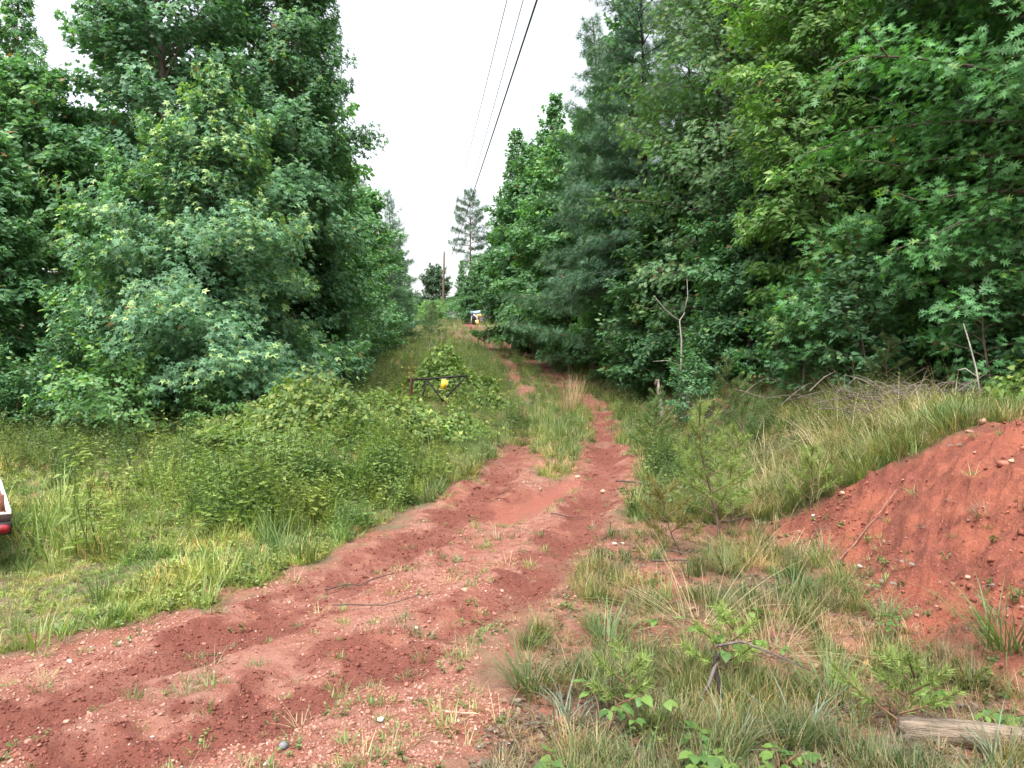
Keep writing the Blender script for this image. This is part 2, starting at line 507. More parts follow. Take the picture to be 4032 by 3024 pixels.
def oak_leaf():
    v = [(0, 0, 0), (.3, .07, .0), (.3, -.07, .0), (.62, .1, -.02), (.62, -.1, -.02), (1, 0, -.14)]
    f = [(0, 2, 1), (1, 2, 4), (1, 4, 3), (3, 4, 5)]
    for sx, lx, ly, w in ((.14, .30, .26, .09), (.38, .62, .42, .11), (.62, .88, .34, .09)):
        for s in (1, -1):
            o = len(v)
            hw = .07 + .02 * (sx > .3)
            v += [(sx, s * hw * .5, -.01), (sx + w * 2.1, s * hw, -.02), (lx + .04, s * ly, .03 - .06 * sx)]
            f += [(o, o + 1, o + 2)] if s > 0 else [(o, o + 2, o + 1)]
    return T_(v, f)

def heart_leaf():
    v = [(.12, 0, -.03), (0, .28, .05), (.38, .42, .05), (1, 0, -.1), (.38, -.42, .05), (0, -.28, .05)]
    return T_(v, [(0, 3, 2), (0, 2, 1), (0, 4, 3), (0, 5, 4)])

def sprig_leaf():
    """a spray of needles seen from afar: five slivers"""
    v = []; f = []
    for k, (a, e) in enumerate(((0, .1), (34, .2), (-34, .2), (64, -.05), (-64, -.05))):
        a = math.radians(a); d = np.array([math.cos(a), math.sin(a), e]); s = np.array([-d[1], d[0], 0]) * .06
        o = len(v); v += [tuple(s * .5 + d * .05), tuple(-s * .5 + d * .05), tuple(d * (.95 - .25 * (k > 2)))]
        f.append((o, o + 2, o + 1))
    return T_(v, f)

def ovate4(w=.22):
    return T_([(0, 0, 0), (.42, 0, .03), (.42, w, .09), (.42, -w, .09), (1, 0, -.16)], [(0, 1, 2), (0, 3, 1), (1, 4, 2), (1, 3, 4)])

LEAF = dict(ovate4=ovate4(), star=star_leaf(), tulip=tulip_leaf(), oval=oval_leaf(), wide=oval_leaf(.36), ovate=ovate_leaf(), oak=oak_leaf(), heart=heart_leaf(), sprig=sprig_leaf(), narrow=oval_leaf(.14))

def add_leaves(mb, tmpl, pos, axis, normal, size, col):
    tv, tf = LEAF[tmpl]
    ax = nrm(axis); nm = normal - (normal * ax).sum(1, keepdims=True) * ax
    nm = nrm(nm); sd_ = np.cross(nm, ax)
    size = np.broadcast_to(np.asarray(size, float), (len(pos),))[:, None, None]
    v = pos[:, None] + size * (tv[None, :, 0:1] * ax[:, None] + tv[None, :, 1:2] * sd_[:, None] + tv[None, :, 2:3] * nm[:, None])
    nv = len(tv)
    f = tf[None] + (np.arange(len(pos)) * nv)[:, None, None]
    c = np.repeat(col, nv, axis=0)
    mb.add(v.reshape(-1, 3), f.reshape(-1, 3), c)

def leaf_cols(r, n, c0, c1, m=None, jit=.22):
    m = r.random(n) if m is None else m
    c = np.array(c0)[None] * (1 - m[:, None]) + np.array(c1)[None] * m[:, None]
    return c * (1 + jit * (r.random((n, 1)) * 2 - 1))

# ------------------------------------------------------------------ trees
UP = np.array([0., 0, 1])
PULLED = {}

def grow(seed, H, hb, Rc, prof, nprim, secm, npl, leaf, lsize, el=(.35, 1.1), droop=.18, spread=.5, flat=.06, c0=(.045, .1, .04), c1=(.06, .13, .045),
         young=(.14, .22, .06), ytop=.15, tr=.09, bark=(.16, .13, .10), lean=0., pull=None, ldroop=.35, upn=1.0, mat=None, vert=.55, jit=.25, limb=.32, sides=6):
    r = np.random.default_rng(seed)
    c0, c1, young = np.array(c0) * 1.95, np.array(c1) * 1.95, np.array(young) * 1.6
    wood = MB(); cr = MB()
    tz = np.linspace(-.3, H, 14)
    wob = Rc * .06
    ph = r.random(4) * 6
    def trunk(z):
        z = np.asarray(z, float)
        t = np.clip(z / H, 0, 1)
        return np.stack([wob * np.sin(t * 5 + ph[0]) + lean * t * H - wob * math.sin(ph[0]), wob * np.sin(t * 4 + ph[1]) - wob * math.sin(ph[1]), z], -1)
    tube(wood, trunk(tz), tr * (1 - .93 * np.clip(tz / H, 0, 1)) + tr * .35 * np.exp(-np.maximum(tz, 0) * 3), bark, sides)
    B, D, L, Wt = [], [], [], []
    for i in range(nprim):
        t = (i + r.random()) / nprim
        h = hb + (H - hb) * t ** .95 * .985
        az = i * 2.399 + r.uniform(-.5, .5)
        Lp = Rc * prof(t) * r.uniform(.68, 1.18)
        if Lp < .12: Lp = .12
        e = el[0] + (el[1] - el[0]) * t + r.uniform(-.18, .18)
        d0 = np.array([math.cos(az) * math.cos(e), math.sin(az) * math.cos(e), math.sin(e)])
        s = np.linspace(0, 1, 6)[:, None]
        bend = r.normal(0, .08, 3)
        dr = droop * r.uniform(.5, 1.4)
        p = trunk(h) + d0 * Lp * s + np.array([bend[0], bend[1], -dr]) * Lp * s ** 2
        tube(wood, p, tr * limb * (1 - .6 * t) * (1 - .85 * s[:, 0]) + .004, bark, 4, False)
        ns = max(3, int(Lp * secm))
        for j in range(ns + 1):
            q = .14 + .86 * ((j + r.random() * .6) / (ns + .6)) ** .8 if j < ns else 1.0
            q = min(q, 1.0)
            base = trunk(h) + d0 * Lp * q + np.array([bend[0], bend[1], -dr]) * Lp * q * q
            tan = nrm(d0 + 2 * np.array([bend[0], bend[1], -dr]) * q)
            side = nrm(np.cross(tan, UP)) * (1 if j % 2 else -1)
            k = r.uniform(.5, 1.1) if j < ns else .1
            dd = nrm(tan * r.uniform(.45, 1.) + side * k + UP * r.uniform(-.6, 1.1) * vert)
            ll = Lp * spread * (1 - .5 * q) * r.uniform(.6, 1.3) + .12
            B.append(base); D.append(dd); L.append(ll); Wt.append(q * (.4 + .6 * t))
            if ll > .35 and r.random() < .5:
                tube(wood, np.array([base, base + dd * ll * .5, base + dd * ll * .95 - UP * .05 * ll]), [tr * .07 + .004, tr * .04 + .003, .002], bark, 3, False)
    B, D, L, Wt = map(np.array, (B, D, L, Wt))
    cnt = np.maximum(4, (L * npl * r.uniform(.75, 1.25, len(L))).astype(int))
    ix = np.repeat(np.arange(len(B)), cnt); n = len(ix)
    s = r.random(n) ** .75
    d, b, ln = D[ix], B[ix], L[ix]
    sd2 = nrm(np.cross(d, UP) + 1e-6)
    w = (r.random(n) * 2 - 1) * .42 * (1 - .55 * s)
    pos = b + d * (ln * s)[:, None] + sd2 * (ln * w)[:, None] + UP * (r.normal(0, flat, n) - ln * (.22 * s ** 2 + .5 * w ** 2))[:, None]
    ax = d * .7 + sd2 * (np.sign(w) * .8)[:, None] + r.normal(0, .35, (n, 3)) - UP * ldroop
    out = pos - trunk(pos[:, 2]); out[:, 2] = 0; out = nrm(out)
    nm = UP * upn * .62 + r.normal(0, .36, (n, 3)) + out * .75
    m = r.random(n)
    col = leaf_cols(r, n, c0, c1, m, jit)
    tip = (s * Wt[ix]) ** 1.5
    yg = (r.random(n) < ytop * 2.2 * tip)[:, None]
    col = np.where(yg, np.array(young) * (.75 + .5 * r.random((n, 1))), col)
    bn = r.random((n, 1)) < .004
    col = np.where(bn, np.array([.22, .12, .05]) * (.5 + r.random((n, 1))), col)
    size = lsize * (.65 + .6 * r.random(n))
    if pull:
        # the leaves that show largest from the track become leaves of their own
        (px, py, prz, cnt_) = pull
        ca, sa = math.cos(prz), math.sin(prz)
        wx = pos[:, 0] * ca - pos[:, 1] * sa + px; wy = pos[:, 0] * sa + pos[:, 1] * ca + py; wz = pos[:, 2] + gz(px, py) - 1.6
        dist = np.sqrt(wx ** 2 + wy ** 2 + wz ** 2)
        ok = (np.abs(wx / wy) < .66) & (np.abs(wz / wy) < .5)
        order = np.argsort(np.where(ok, dist, 1e9))[:cnt_ * 3][::3]
        PULLED[seed] = (leaf, pos[order], ax[order], nm[order], size[order], col[order])
        keep = np.ones(n, bool); keep[order] = False
        pos, ax, nm, size, col = pos[keep], ax[keep], nm[keep], size[keep], col[keep]
    add_leaves(cr, leaf, pos, ax, nm, size, col)
    return wood.mesh('trunk', M_BARK, True), cr.mesh('crown', mat or M_LEAF)

def cone(t): return (1 - t) ** .8 * .95 + .08
def column(t): return (1 - t ** 3) * (.75 + .5 * min(1, t * 4)) * .8 + .06
def ovalp(t): return math.sin(math.pi * (.12 + .86 * t)) ** .75
def roundp(t): return math.sin(math.pi * (.08 + .9 * t)) ** .55
def skirt(t): return (1 - t ** 1.5) * .72 * (1 + .25 * math.sin(t * 21)) * (.8 + .8 * min(t * 5, .3)) + .1

GUM0, GUM1, GUMY = (.042, .092, .052), (.06, .122, .062), (.16, .23, .09)
K = {}
K['gum_front'] = grow(1, 6.9, .15, 2.85, skirt, 84, 6.0, 84, 'star', .122, (.2, 1.05), .12, .52, .12, GUM0, GUM1, GUMY, .42, .075, ldroop=.55)
K['gum_tall'] = grow(2, 14.5, .6, 2.05, column, 108, 5.8, 76, 'star', .14, (.35, 1.1), .16, .48, .13, (.05, .108, .058), (.07, .142, .07), (.10, .18, .06), .22, .14, ldroop=.6)
K['gum_slim'] = grow(3, 11.5, .5, 2.1, cone, 64, 5.2, 56, 'star', .15, (.3, 1.1), .15, .5, .08, (.05, .12, .055), (.07, .15, .06), (.14, .22, .07), .2, .10, ldroop=.5)
K['tulip'] = grow(4, 15.5, 1.2, 2.8, ovalp, 92, 4.6, 56, 'tulip', .135, (.25, 1.0), .2, .46, .1, (.048, .108, .062), (.066, .14, .072), (.13, .21, .08), .14, .17, (.2, .18, .155), ldroop=.4)
K['sourwood'] = grow(5, 9.8, .5, 1.75, column, 88, 7.4, 72, 'ovate4', .135, (.45, 1.1), .28, .5, .05, (.058, .12, .036), (.08, .15, .044), (.15, .225, .065), .35, .08, (.13, .115, .1), ldroop=.45, pull=(5.25, 12.2, 1.2, 150))
K['oak_near'] = grow(6, 9.0, .8, 2.9, roundp, 92, 5.2, 54, 'oak', .14, (.1, 1.0), .2, .45, .08, (.036, .095, .034), (.05, .125, .04), (.11, .2, .05), .22, .12, (.10, .085, .07), ldroop=.35, pull=(6.9, 9.4, 0.4, 220))
K['oak_mid'] = grow(8, 12.5, .8, 2.3, column, 78, 4.8, 46, 'oak', .14, (.3, 1.05), .2, .46, .12, (.045, .092, .042), (.065, .115, .048), (.11, .15, .055), .25, .08, (.09, .078, .066), ldroop=.55)
K['oak_sapling'] = grow(9, 2.3, .15, .95, roundp, 20, 8, 26, 'oak', .16, (.2, 1.0), .15, .5, .05, (.042, .105, .045), (.055, .13, .05), (.1, .19, .06), .2, .025, ldroop=.3)
K['broad_a'] = grow(10, 10.5, .6, 2.5, ovalp, 66, 4.6, 50, 'wide', .2, (.25, 1.0), .2, .5, .1, (.036, .085, .036), (.055, .12, .046), (.1, .18, .055), .2, .11, ldroop=.45)
K['broad_b'] = grow(11, 9.5, .4, 2.2, column, 68, 4.8, 50, 'oval', .22, (.35, 1.1), .16, .5, .1, (.03, .075, .036), (.048, .105, .044), (.08, .15, .05), .18, .10, ldroop=.5)
K['broad_c'] = grow(12, 13.5, 1.0, 2.8, cone, 74, 4.4, 48, 'wide', .22, (.3, 1.1), .16, .48, .1, (.04, .09, .042), (.055, .115, .05), (.09, .16, .06), .15, .13, ldroop=.4)
K['hemlock'] = grow(13, 15.5, 2.6, 2.5, cone, 104, 5.4, 52, 'sprig', .2, (-.02, .9), .12, .46, .05, (.026, .062, .036), (.036, .078, .042), (.06, .11, .05), .2, .10, (.05, .042, .036), ldroop=.25, mat=M_NEEDLE, vert=.3)
K['pine'] = grow(14, 10.5, .4, 2.2, cone, 74, 5.4, 44, 'sprig', .22, (.1, .95), .02, .46, .06, (.034, .078, .042), (.046, .098, .048), (.07, .13, .05), .25, .11, (.12, .09, .07), ldroop=-.1, mat=M_NEEDLE, vert=.2)
K['tall_pine'] = grow(15, 15.5, 6.2, 2.3, ovalp, 34, 3.2, 46, 'sprig', .34, (-.1, .8), -.05, .5, .12, (.03, .06, .036), (.04, .075, .042), (.05, .085, .045), .1, .19, (.16, .10, .075), ldroop=-.2, mat=M_NEEDLE, vert=.4)
K['round'] = grow(20, 8.4, 1.2, 2.7, roundp, 50, 3.6, 34, 'wide', .3, (.1, 1.0), .1, .5, .14, (.03, .06, .035), (.04, .075, .04), (.05, .09, .04), .1, .2, ldroop=.3)
K['shrub_a'] = grow(16, 1.9, .05, 1.0, roundp, 26, 7, 40, 'wide', .115, (.3, 1.2), .12, .55, .06, (.036, .09, .04), (.055, .125, .05), (.12, .2, .06), .2, .02, ldroop=.3)
K['shrub_b'] = grow(17, 2.6, .05, 1.15, column, 30, 6, 36, 'oval', .14, (.4, 1.2), .14, .5, .06, (.032, .078, .038), (.048, .105, .045), (.09, .16, .05), .2, .025, ldroop=.4)
K['shrub_c'] = grow(18, 1.5, .03, 1.2, roundp, 24, 7, 44, 'heart', .1, (.15, 1.1), .1, .55, .06, (.05, .11, .042), (.075, .15, .05), (.15, .22, .06), .25, .02, ldroop=.3)
K['cedar'] = grow(19, 2.6, .05, .95, cone, 46, 9, 60, 'sprig', .12, (.35, 1.1), .0, .5, .04, (.04, .07, .03), (.055, .09, .035), (.09, .12, .045), .3, .03, (.13, .08, .06), ldroop=-.3, mat=M_NEEDLE)

def plant(kind, name, label, cat, x, y, s=1.0, rz=None, group=None, sz=None, dz=0.):
    e = obj(name, None, None, (x, y, gz(x, y) + dz))
    e.empty_display_size = .3
    e.rotation_euler = (random.uniform(-.03, .03), random.uniform(-.03, .03), random.uniform(0, 6.28) if rz is None else rz)
    e.scale = (s, s, sz or s)
    tk, cr = K[kind]
    obj('trunk', tk, e); co = obj('crown', cr, e)
    if kind in ('oak_near', 'sourwood'):
        e.rotation_euler = (0, 0, rz)
        lf, P, A, Nn, S, Cc = PULLED[6 if kind == 'oak_near' else 5]
        tv, tf = LEAF[lf]
        ms = []
        for q in range(5):
            mb = MB(); mb.add(tv, tf, np.clip(np.quantile(Cc, .1 + .2 * q, axis=0), 0, 1)); ms.append(mb.mesh('leaf', M_LEAF))
        lum = Cc.sum(1); rk = np.clip((np.argsort(np.argsort(lum)) / len(lum) * 5).astype(int), 0, 4)
        ax = nrm(A); nn = nrm(Nn - (Nn * ax).sum(1, keepdims=True) * ax); sd_ = np.cross(nn, ax)
        for q in range(len(P)):
            m4 = np.eye(4); m4[:3, 0] = ax[q] * S[q]; m4[:3, 1] = sd_[q] * S[q]; m4[:3, 2] = nn[q] * S[q]; m4[:3, 3] = P[q]
            lo = obj('leaf', ms[rk[q]], co); lo.matrix_local = Matrix(m4.tolist())
    tag(e, label, cat, group)
    return e

# left-hand stand
plant('gum_front', 'sweetgum_tree', 'bright young sweetgum with pale star leaves at the front of the left stand', 'tree', -6.0, 14.9, 1.0, 0.3)
plant('tulip', 'tulip_tree', 'tall tulip tree with a grey trunk behind the bright young sweetgum', 'tree', -8.9, 18.6, 1.0, 1.0)
plant('gum_tall', 'sweetgum_tree', 'tall columnar sweetgum whose edge meets the open sky left of the track', 'tree', -5.9, 19.2, 1.0, 2.0)
plant('gum_slim', 'sweetgum_tree', 'pale pointed sweetgum against the sky at the far left edge', 'tree', -13.4, 20.5, 1.03, 0.5)
plant('broad_a', 'forest_tree', 'leafy tree below the pale pointed sweetgum at the left edge', 'tree', -11.2, 17.2, .75, 0.2)
plant('broad_c', 'forest_tree', 'dense tree directly behind the grey trunk of the tulip tree', 'tree', -10.6, 22.5, .98, .7)
plant('gum_slim', 'sweetgum_tree', 'half grown sweetgum filling the space under the tulip tree', 'tree', -8.3, 15.4, .5, 3.0)
plant('broad_b', 'forest_tree', 'dark leafy tree in shade at the left edge above the mown weeds', 'tree', -10.4, 14.6, .6, 4.0)
plant('broad_b', 'forest_tree', 'low dense tree at the foot of the columnar sweetgum', 'tree', -5.6, 20.4, .55, 1.1)
plant('broad_a', 'forest_tree', 'low backing tree behind the pale pointed sweetgum', 'tree', -14.5, 27.0, .9, 4.0)
plant('broad_c', 'forest_tree', 'forest tree closing the gap behind the tulip tree', 'tree', -10.0, 25.0, 1.0, 2.4)
plant('broad_a', 'forest_tree', 'forest tree just behind the columnar sweetgum on the left', 'tree', -7.8, 25.5, 1.0, 1.4)
plant('broad_c', 'forest_tree', 'slim tree with a tapering top beyond the columnar sweetgum', 'tree', -7.4, 34.0, .74, 1.9)
plant('broad_a', 'forest_tree', 'rounded green tree between the tapering tree and the left row pine', 'tree', -8.0, 41.0, .86, 2.9)
plant('pine', 'pine_tree', 'pine with branch tips reaching into the sky gap from the left', 'tree', -8.4, 50.0, .98, 0.9)
plant('pine', 'pine_tree', 'pine half hidden behind the left row pine with reaching branch tips', 'tree', -9.5, 46.0, 1.0, 2.9)
plant('broad_b', 'forest_tree', 'leafy tree at the upper end of the left row', 'tree', -9.4, 58.0, .85, 5.0)
# right-hand stand
plant('oak_near', 'oak_tree', 'nearest oak with big lobed leaves at the right edge', 'tree', 6.9, 9.4, 1.0, 0.4)
plant('sourwood', 'sourwood_tree', 'bright green tree with arching rows of long leaves right of the dead snag', 'tree', 5.25, 12.2, 1.0, 1.2)
plant('oak_mid', 'oak_tree', 'olive tinged oak left of the bright long leaved tree', 'tree', 4.7, 16.4, 1.0, 2.2)
plant('oak_mid', 'oak_tree', 'oak crown filling the gap behind the bright long leaved tree', 'tree', 6.3, 15.0, .95, 4.2)
plant('broad_b', 'forest_tree', 'leafy young tree between the dead snag and the olive oak', 'tree', 4.7, 14.6, .5, 3.3)
plant('hemlock', 'conifer_tree', 'tall dark conifer with feathery branch tips against the sky', 'tree', 3.55, 19.8, .95, 0.6)
plant('broad_a', 'forest_tree', 'leafy tree under the feathery dark conifer', 'tree', 3.1, 22.2, .62, 0.1)
plant('pine', 'pine_tree', 'dark pine uphill of the feathery conifer on the right row', 'tree', 2.75, 25.2, 1.15, 0.1)
plant('broad_b', 'forest_tree', 'low leafy tree beside the dead snag on its left', 'tree', 3.6, 17.9, .62, 2.0)
plant('broad_c', 'forest_tree', 'pointed tree whose top stands alone beside the dark conifer', 'tree', 1.9, 32.0, .86, 0.6)
plant('broad_a', 'forest_tree', 'full green tree below the power line on the right row', 'tree', 2.2, 28.0, .85, 3.0)
plant('broad_b', 'forest_tree', 'tree at the right row bend over the red track', 'tree', 1.2, 38.0, 1.15, 1.7)
plant('broad_c', 'forest_tree', 'tall tree whose crown touches the dark power line', 'tree', .1, 43.5, .95, 2.6)
plant('broad_a', 'forest_tree', 'mid height tree behind the line touching tree', 'tree', 1.6, 52.0, 1.05, 4.2)
plant('pine', 'pine_tree', 'soft green pine on the right row above the small yellow machine', 'tree', .4, 62.0, .85, 1.0)
plant('broad_b', 'forest_tree', 'bluish tree behind the small yellow machine', 'tree', -2.3, 86.0, 1.0, 3.1)
plant('broad_a', 'forest_tree', 'tree just right of the bare trunked pine', 'tree', -1.6, 93.0, 1.05, .1)
plant('broad_b', 'forest_tree', 'squat tree hiding the foot of the lone pine behind the yellow machine', 'tree', -4.75, 84.6, .62, 2.2)
plant('tall_pine', 'pine_tree', 'tall lone pine with a bare trunk rising above the far trees', 'tree', -4.6, 86.0, 1.0, 1.0)
plant('broad_c', 'forest_tree', 'pale pointed tree right of the utility pole', 'tree', -7.2, 108.0, .62, 2.0)
plant('broad_b', 'forest_tree', 'squat tree filling the skyline between the pole and the lone pine', 'tree', -5.2, 100.0, .75, 2.5)
plant('round', 'oak_tree', 'dark round crowned tree left of the utility pole', 'tree', -12.4, 122.0, 1.0, 1.0)
plant('round', 'oak_tree', 'small dark tree at the left foot of the round crowned one', 'tree', -15.6, 124.0, .5, 2.0, sz=.45)
# backing trees on the right
for i, (x, y, k, s, lb) in enumerate([(8.9, 13.8, 'broad_c', 1.05, 'deep shaded tree behind the nearest oak'), (10.4, 11.0, 'broad_a', 1.15, 'leafy tree beyond the frame side of the nearest oak'),
        (7.4, 19.0, 'broad_c', 1.15, 'tall backing tree between the oaks'), (5.8, 24.5, 'hemlock', 1.0, 'second dark conifer behind the feathery one'), (8.2, 26.0, 'broad_c', 1.2, 'tall backing tree behind the second conifer'),
        (4.6, 30.0, 'broad_c', 1.1, 'backing tree behind the pointed tree'), (3.6, 40.0, 'broad_a', 1.2, 'backing tree behind the track bend tree'), (2.4, 56.0, 'broad_c', 1.0, 'backing tree near the top of the right row'), (7.3, 12.0, 'broad_b', .9, 'dark tree filling the hollow behind the nearest oak'), (9.6, 17.5, 'broad_a', 1.25, 'wide backing tree far behind the nearest oak'), (6.4, 18.2, 'broad_b', 1.1, 'dark tree behind the second oak'), (12.0, 14.5, 'broad_c', 1.2, 'tall backing tree at the outer right'), (8.2, 10.8, 'shrub_b', 1.7, 'tall dark shrub under the nearest oak')]):
    plant(k, 'forest_tree', lb, 'tree', x, y, s, i * 1.3)

# ------------------------------------------------------------------ shrubs along the edges of the stands
ORD = 'first second third fourth fifth sixth seventh eighth ninth tenth eleventh twelfth thirteenth fourteenth fifteenth sixteenth seventeenth eighteenth nineteenth twentieth twenty-first twenty-second twenty-third twenty-fourth twenty-fifth twenty-sixth twenty-seventh twenty-eighth twenty-ninth thirtieth'.split()
def row_of(kinds, pts, name, label, group, smin, smax, seed):
    r = random.Random(seed)
    for i, (x, y) in enumerate(sorted(pts, key=lambda p: p[1]) if 'uphill' in label else pts):
        plant(r.choice(kinds), name, label % ORD[i], 'shrub', x, y, r.uniform(smin, smax), r.uniform(0, 6.28), group)

def jit_line(line, step, jx, jy, seed):
    r = random.Random(seed); out = []
    for (ax, ay), (bx, by) in zip(line[:-1], line[1:]):
        L = math.hypot(bx - ax, by - ay); n = max(1, int(L / step))
        for i in range(n):
            t = (i + r.random() * .8) / n
            out.append((ax + (bx - ax) * t + r.uniform(-jx, jx), ay + (by - ay) * t + r.uniform(-jy, jy)))
    return out

row_of(['shrub_a', 'shrub_b', 'shrub_c'], jit_line([(-12.5, 14.2), (-9.5, 14.0), (-7.6, 14.2), (-5.0, 16.4), (-4.7, 19.0)], .85, .4, .5, 1), 'shrub', '%s low shrub along the foot of the left stand, counting from the left edge', 'shrubs under the left stand', .55, .95, 1)
row_of(['shrub_a', 'shrub_b'], jit_line([(-5.1, 20.0), (-5.9, 26), (-6.9, 34), (-7.8, 44), (-9.0, 56)], 1.6, .5, .6, 2), 'shrub', '%s bushy shrub uphill along the left row, counting from the columnar sweetgum', 'shrubs along the left row uphill', .7, 1.2, 2)
row_of(['shrub_b', 'shrub_a', 'shrub_b'], jit_line([(6.6, 8.9), (5.1, 10.2), (4.3, 13.0), (3.9, 16.2), (3.5, 19.0)], 1.0, .35, .5, 3), 'shrub', '%s dark shrub along the foot of the right stand, counting from the right edge', 'shrubs under the right stand', .5, .95, 3)
row_of(['shrub_b', 'shrub_a'], jit_line([(3.6, 19.0), (3.5, 24), (3.2, 31), (2.3, 42), (1.5, 56)], 1.3, .4, .6, 4), 'shrub', '%s bushy shrub uphill along the right row, counting from the dark conifer', 'shrubs along the right row uphill', .8, 1.35, 4)
row_of(['shrub_a', 'shrub_c'], [(-9, 84), (-7.4, 92), (-11, 96), (-5.6, 90), (-12.5, 88), (-9.5, 104), (-14, 104), (-6.5, 112), (-11, 112)], 'shrub', '%s far bush uphill on the hill crest near the pole, counting from the nearest', 'bushes on the hill crest', .9, 1.5, 5)
for x, y, s, lb in ((5.0, 10.9, 1.0, 'white oak sapling with pale lobed leaves below the bright long leaved tree'), (5.75, 8.9, .8, 'low white oak sapling in front of the dark hollow on the right'), (4.5, 11.6, .75, 'small oak sapling beside the trunks of the bright long leaved tree')):
    plant('oak_sapling', 'oak_sapling', lb, 'sapling', x, y, s)
plant('shrub_b', 'leafy_bush', 'fine leaved bush at the foot of the dead snag', 'bush', 3.25, 13.55, .5, 2.0)
plant('cedar', 'cedar_bush', 'small dark cedar on the hillside left of the yellow machine', 'bush', -6.2, 58.0, 1.0, 0.4)
plant('gum_slim', 'sapling', 'slender young tree with pale sprays beside the small cedar', 'sapling', -8.4, 60.0, .42, 1.4)
plant('shrub_c', 'sapling', 'tulip sapling with big pale leaves at the edge of the left weeds', 'sapling', -6.7, 12.9, .8, 1.0)
plant('shrub_c', 'sapling', 'small pale sapling beside the tulip sapling in the left weeds', 'sapling', -5.1, 13.0, .5, 2.0)

# ------------------------------------------------------------------ vines heaped over mounds
M_VINE = leaf_material('vine_leaves', rough=.6, trans=.35, spec=.2)
def vine_heap(seed, rx, ry, h, n, size, c0, c1, young, yfrac):
    r = np.random.default_rng(seed)
    a = r.random(n) * 2 * math.pi; q = np.sqrt(r.random(n)) * 1.04
    x, y = np.cos(a) * q, np.sin(a) * q
    top = np.clip(1 - q ** 2.4, 0, 1) * (.7 + 1.5 * fbm(x * 2.6 + seed, y * 2.6, seed, 4)) + .05
    depth = r.random(n) ** 2.2
    z = np.maximum(top, .03) * h * (1 - .75 * depth) + r.normal(0, .02, n)
    pos = np.stack([x * rx, y * ry, z], 1)
    out = np.stack([x / rx, y / ry, np.full(n, .55)], 1)
    nm = nrm(out) * .8 + UP * .6 + r.normal(0, .45, (n, 3))
    ax = np.stack([np.cos(a), np.sin(a), np.full(n, -.6)], 1) + r.normal(0, .7, (n, 3))
    col = leaf_cols(r, n, c0, c1, None, .25)
    y_ = (r.random(n) < yfrac * (1 - depth))[:, None]
    col = np.where(y_, np.array(young) * (.7 + .6 * r.random((n, 1))), col)
    lv = MB(); add_leaves(lv, 'heart', pos, ax, nm, size * (.6 + .7 * r.random(n)), col)
    st = MB()
    for i in range(60):
        j = r.integers(n); p = pos[j]; d = np.array([math.cos(a[j]), math.sin(a[j]), 0.])
        k = r.uniform(.15, .5); w = r.normal(0, .12, 3)
        tube(st, np.array([p - d * k + w - UP * .05, p, p + d * k * .7 + UP * r.uniform(.0, .16), p + d * k + w + UP * r.uniform(-.08, .2)]), [.005, .004, .003, .002], (.13, .11, .05), 3, False)
        m = 7; t = r.random((m, 1)); pp = p + d * k * t + UP * .06 * t
        add_leaves(lv, 'heart', pp, r.normal(0, 1, (m, 3)), UP + r.normal(0, .5, (m, 3)), size * (.5 + .6 * r.random(m)), np.tile(np.array(young), (m, 1)))
    return st.mesh('stems', M_BARK), lv.mesh('leaves', M_VINE)

VG0, VG1, VY = (.11, .18, .06), (.17, .25, .075), (.24, .29, .085)
for (x, y, rx, ry, h, n, sz, sd_, lb) in (
        (-3.0, 11.8, 1.9, 1.3, .72, 7500, .078, 41, 'yellow green vine heap spilling over the bank left of the track'),
        (-1.7, 13.4, 1.4, 1.2, .5, 4200, .078, 42, 'vine covered hump between the big heap and the rusty gate'),
        (-1.75, 20.4, 1.5, 1.1, 1.2, 5200, .11, 43, 'rounded vine heap behind the rusty gate'),
        (-4.6, 12.8, 1.3, 1.1, .55, 3600, .085, 44, 'lower end of the vines below the front sweetgum'),
        (6.1, 8.1, 1.0, .8, 1.15, 4200, .075, 45, 'round leaved vine heap at the right edge above the red bank'),
        (-.75, 17.6, .8, .7, .5, 2200, .09, 46, 'small vine clump right of the rusty gate')):
    e = obj('vine_heap', None, None, (x, y, gz(x, y) - .03)); tag(e, lb, 'vine')
    a, b = vine_heap(sd_, rx, ry, h, n, sz, VG0, VG1, VY, .2 if sd_ in (41, 42) else .07)
    tag(obj('stems', a, e), None, None, None, 'stuff'); tag(obj('leaves', b, e), None, None, None, 'stuff')

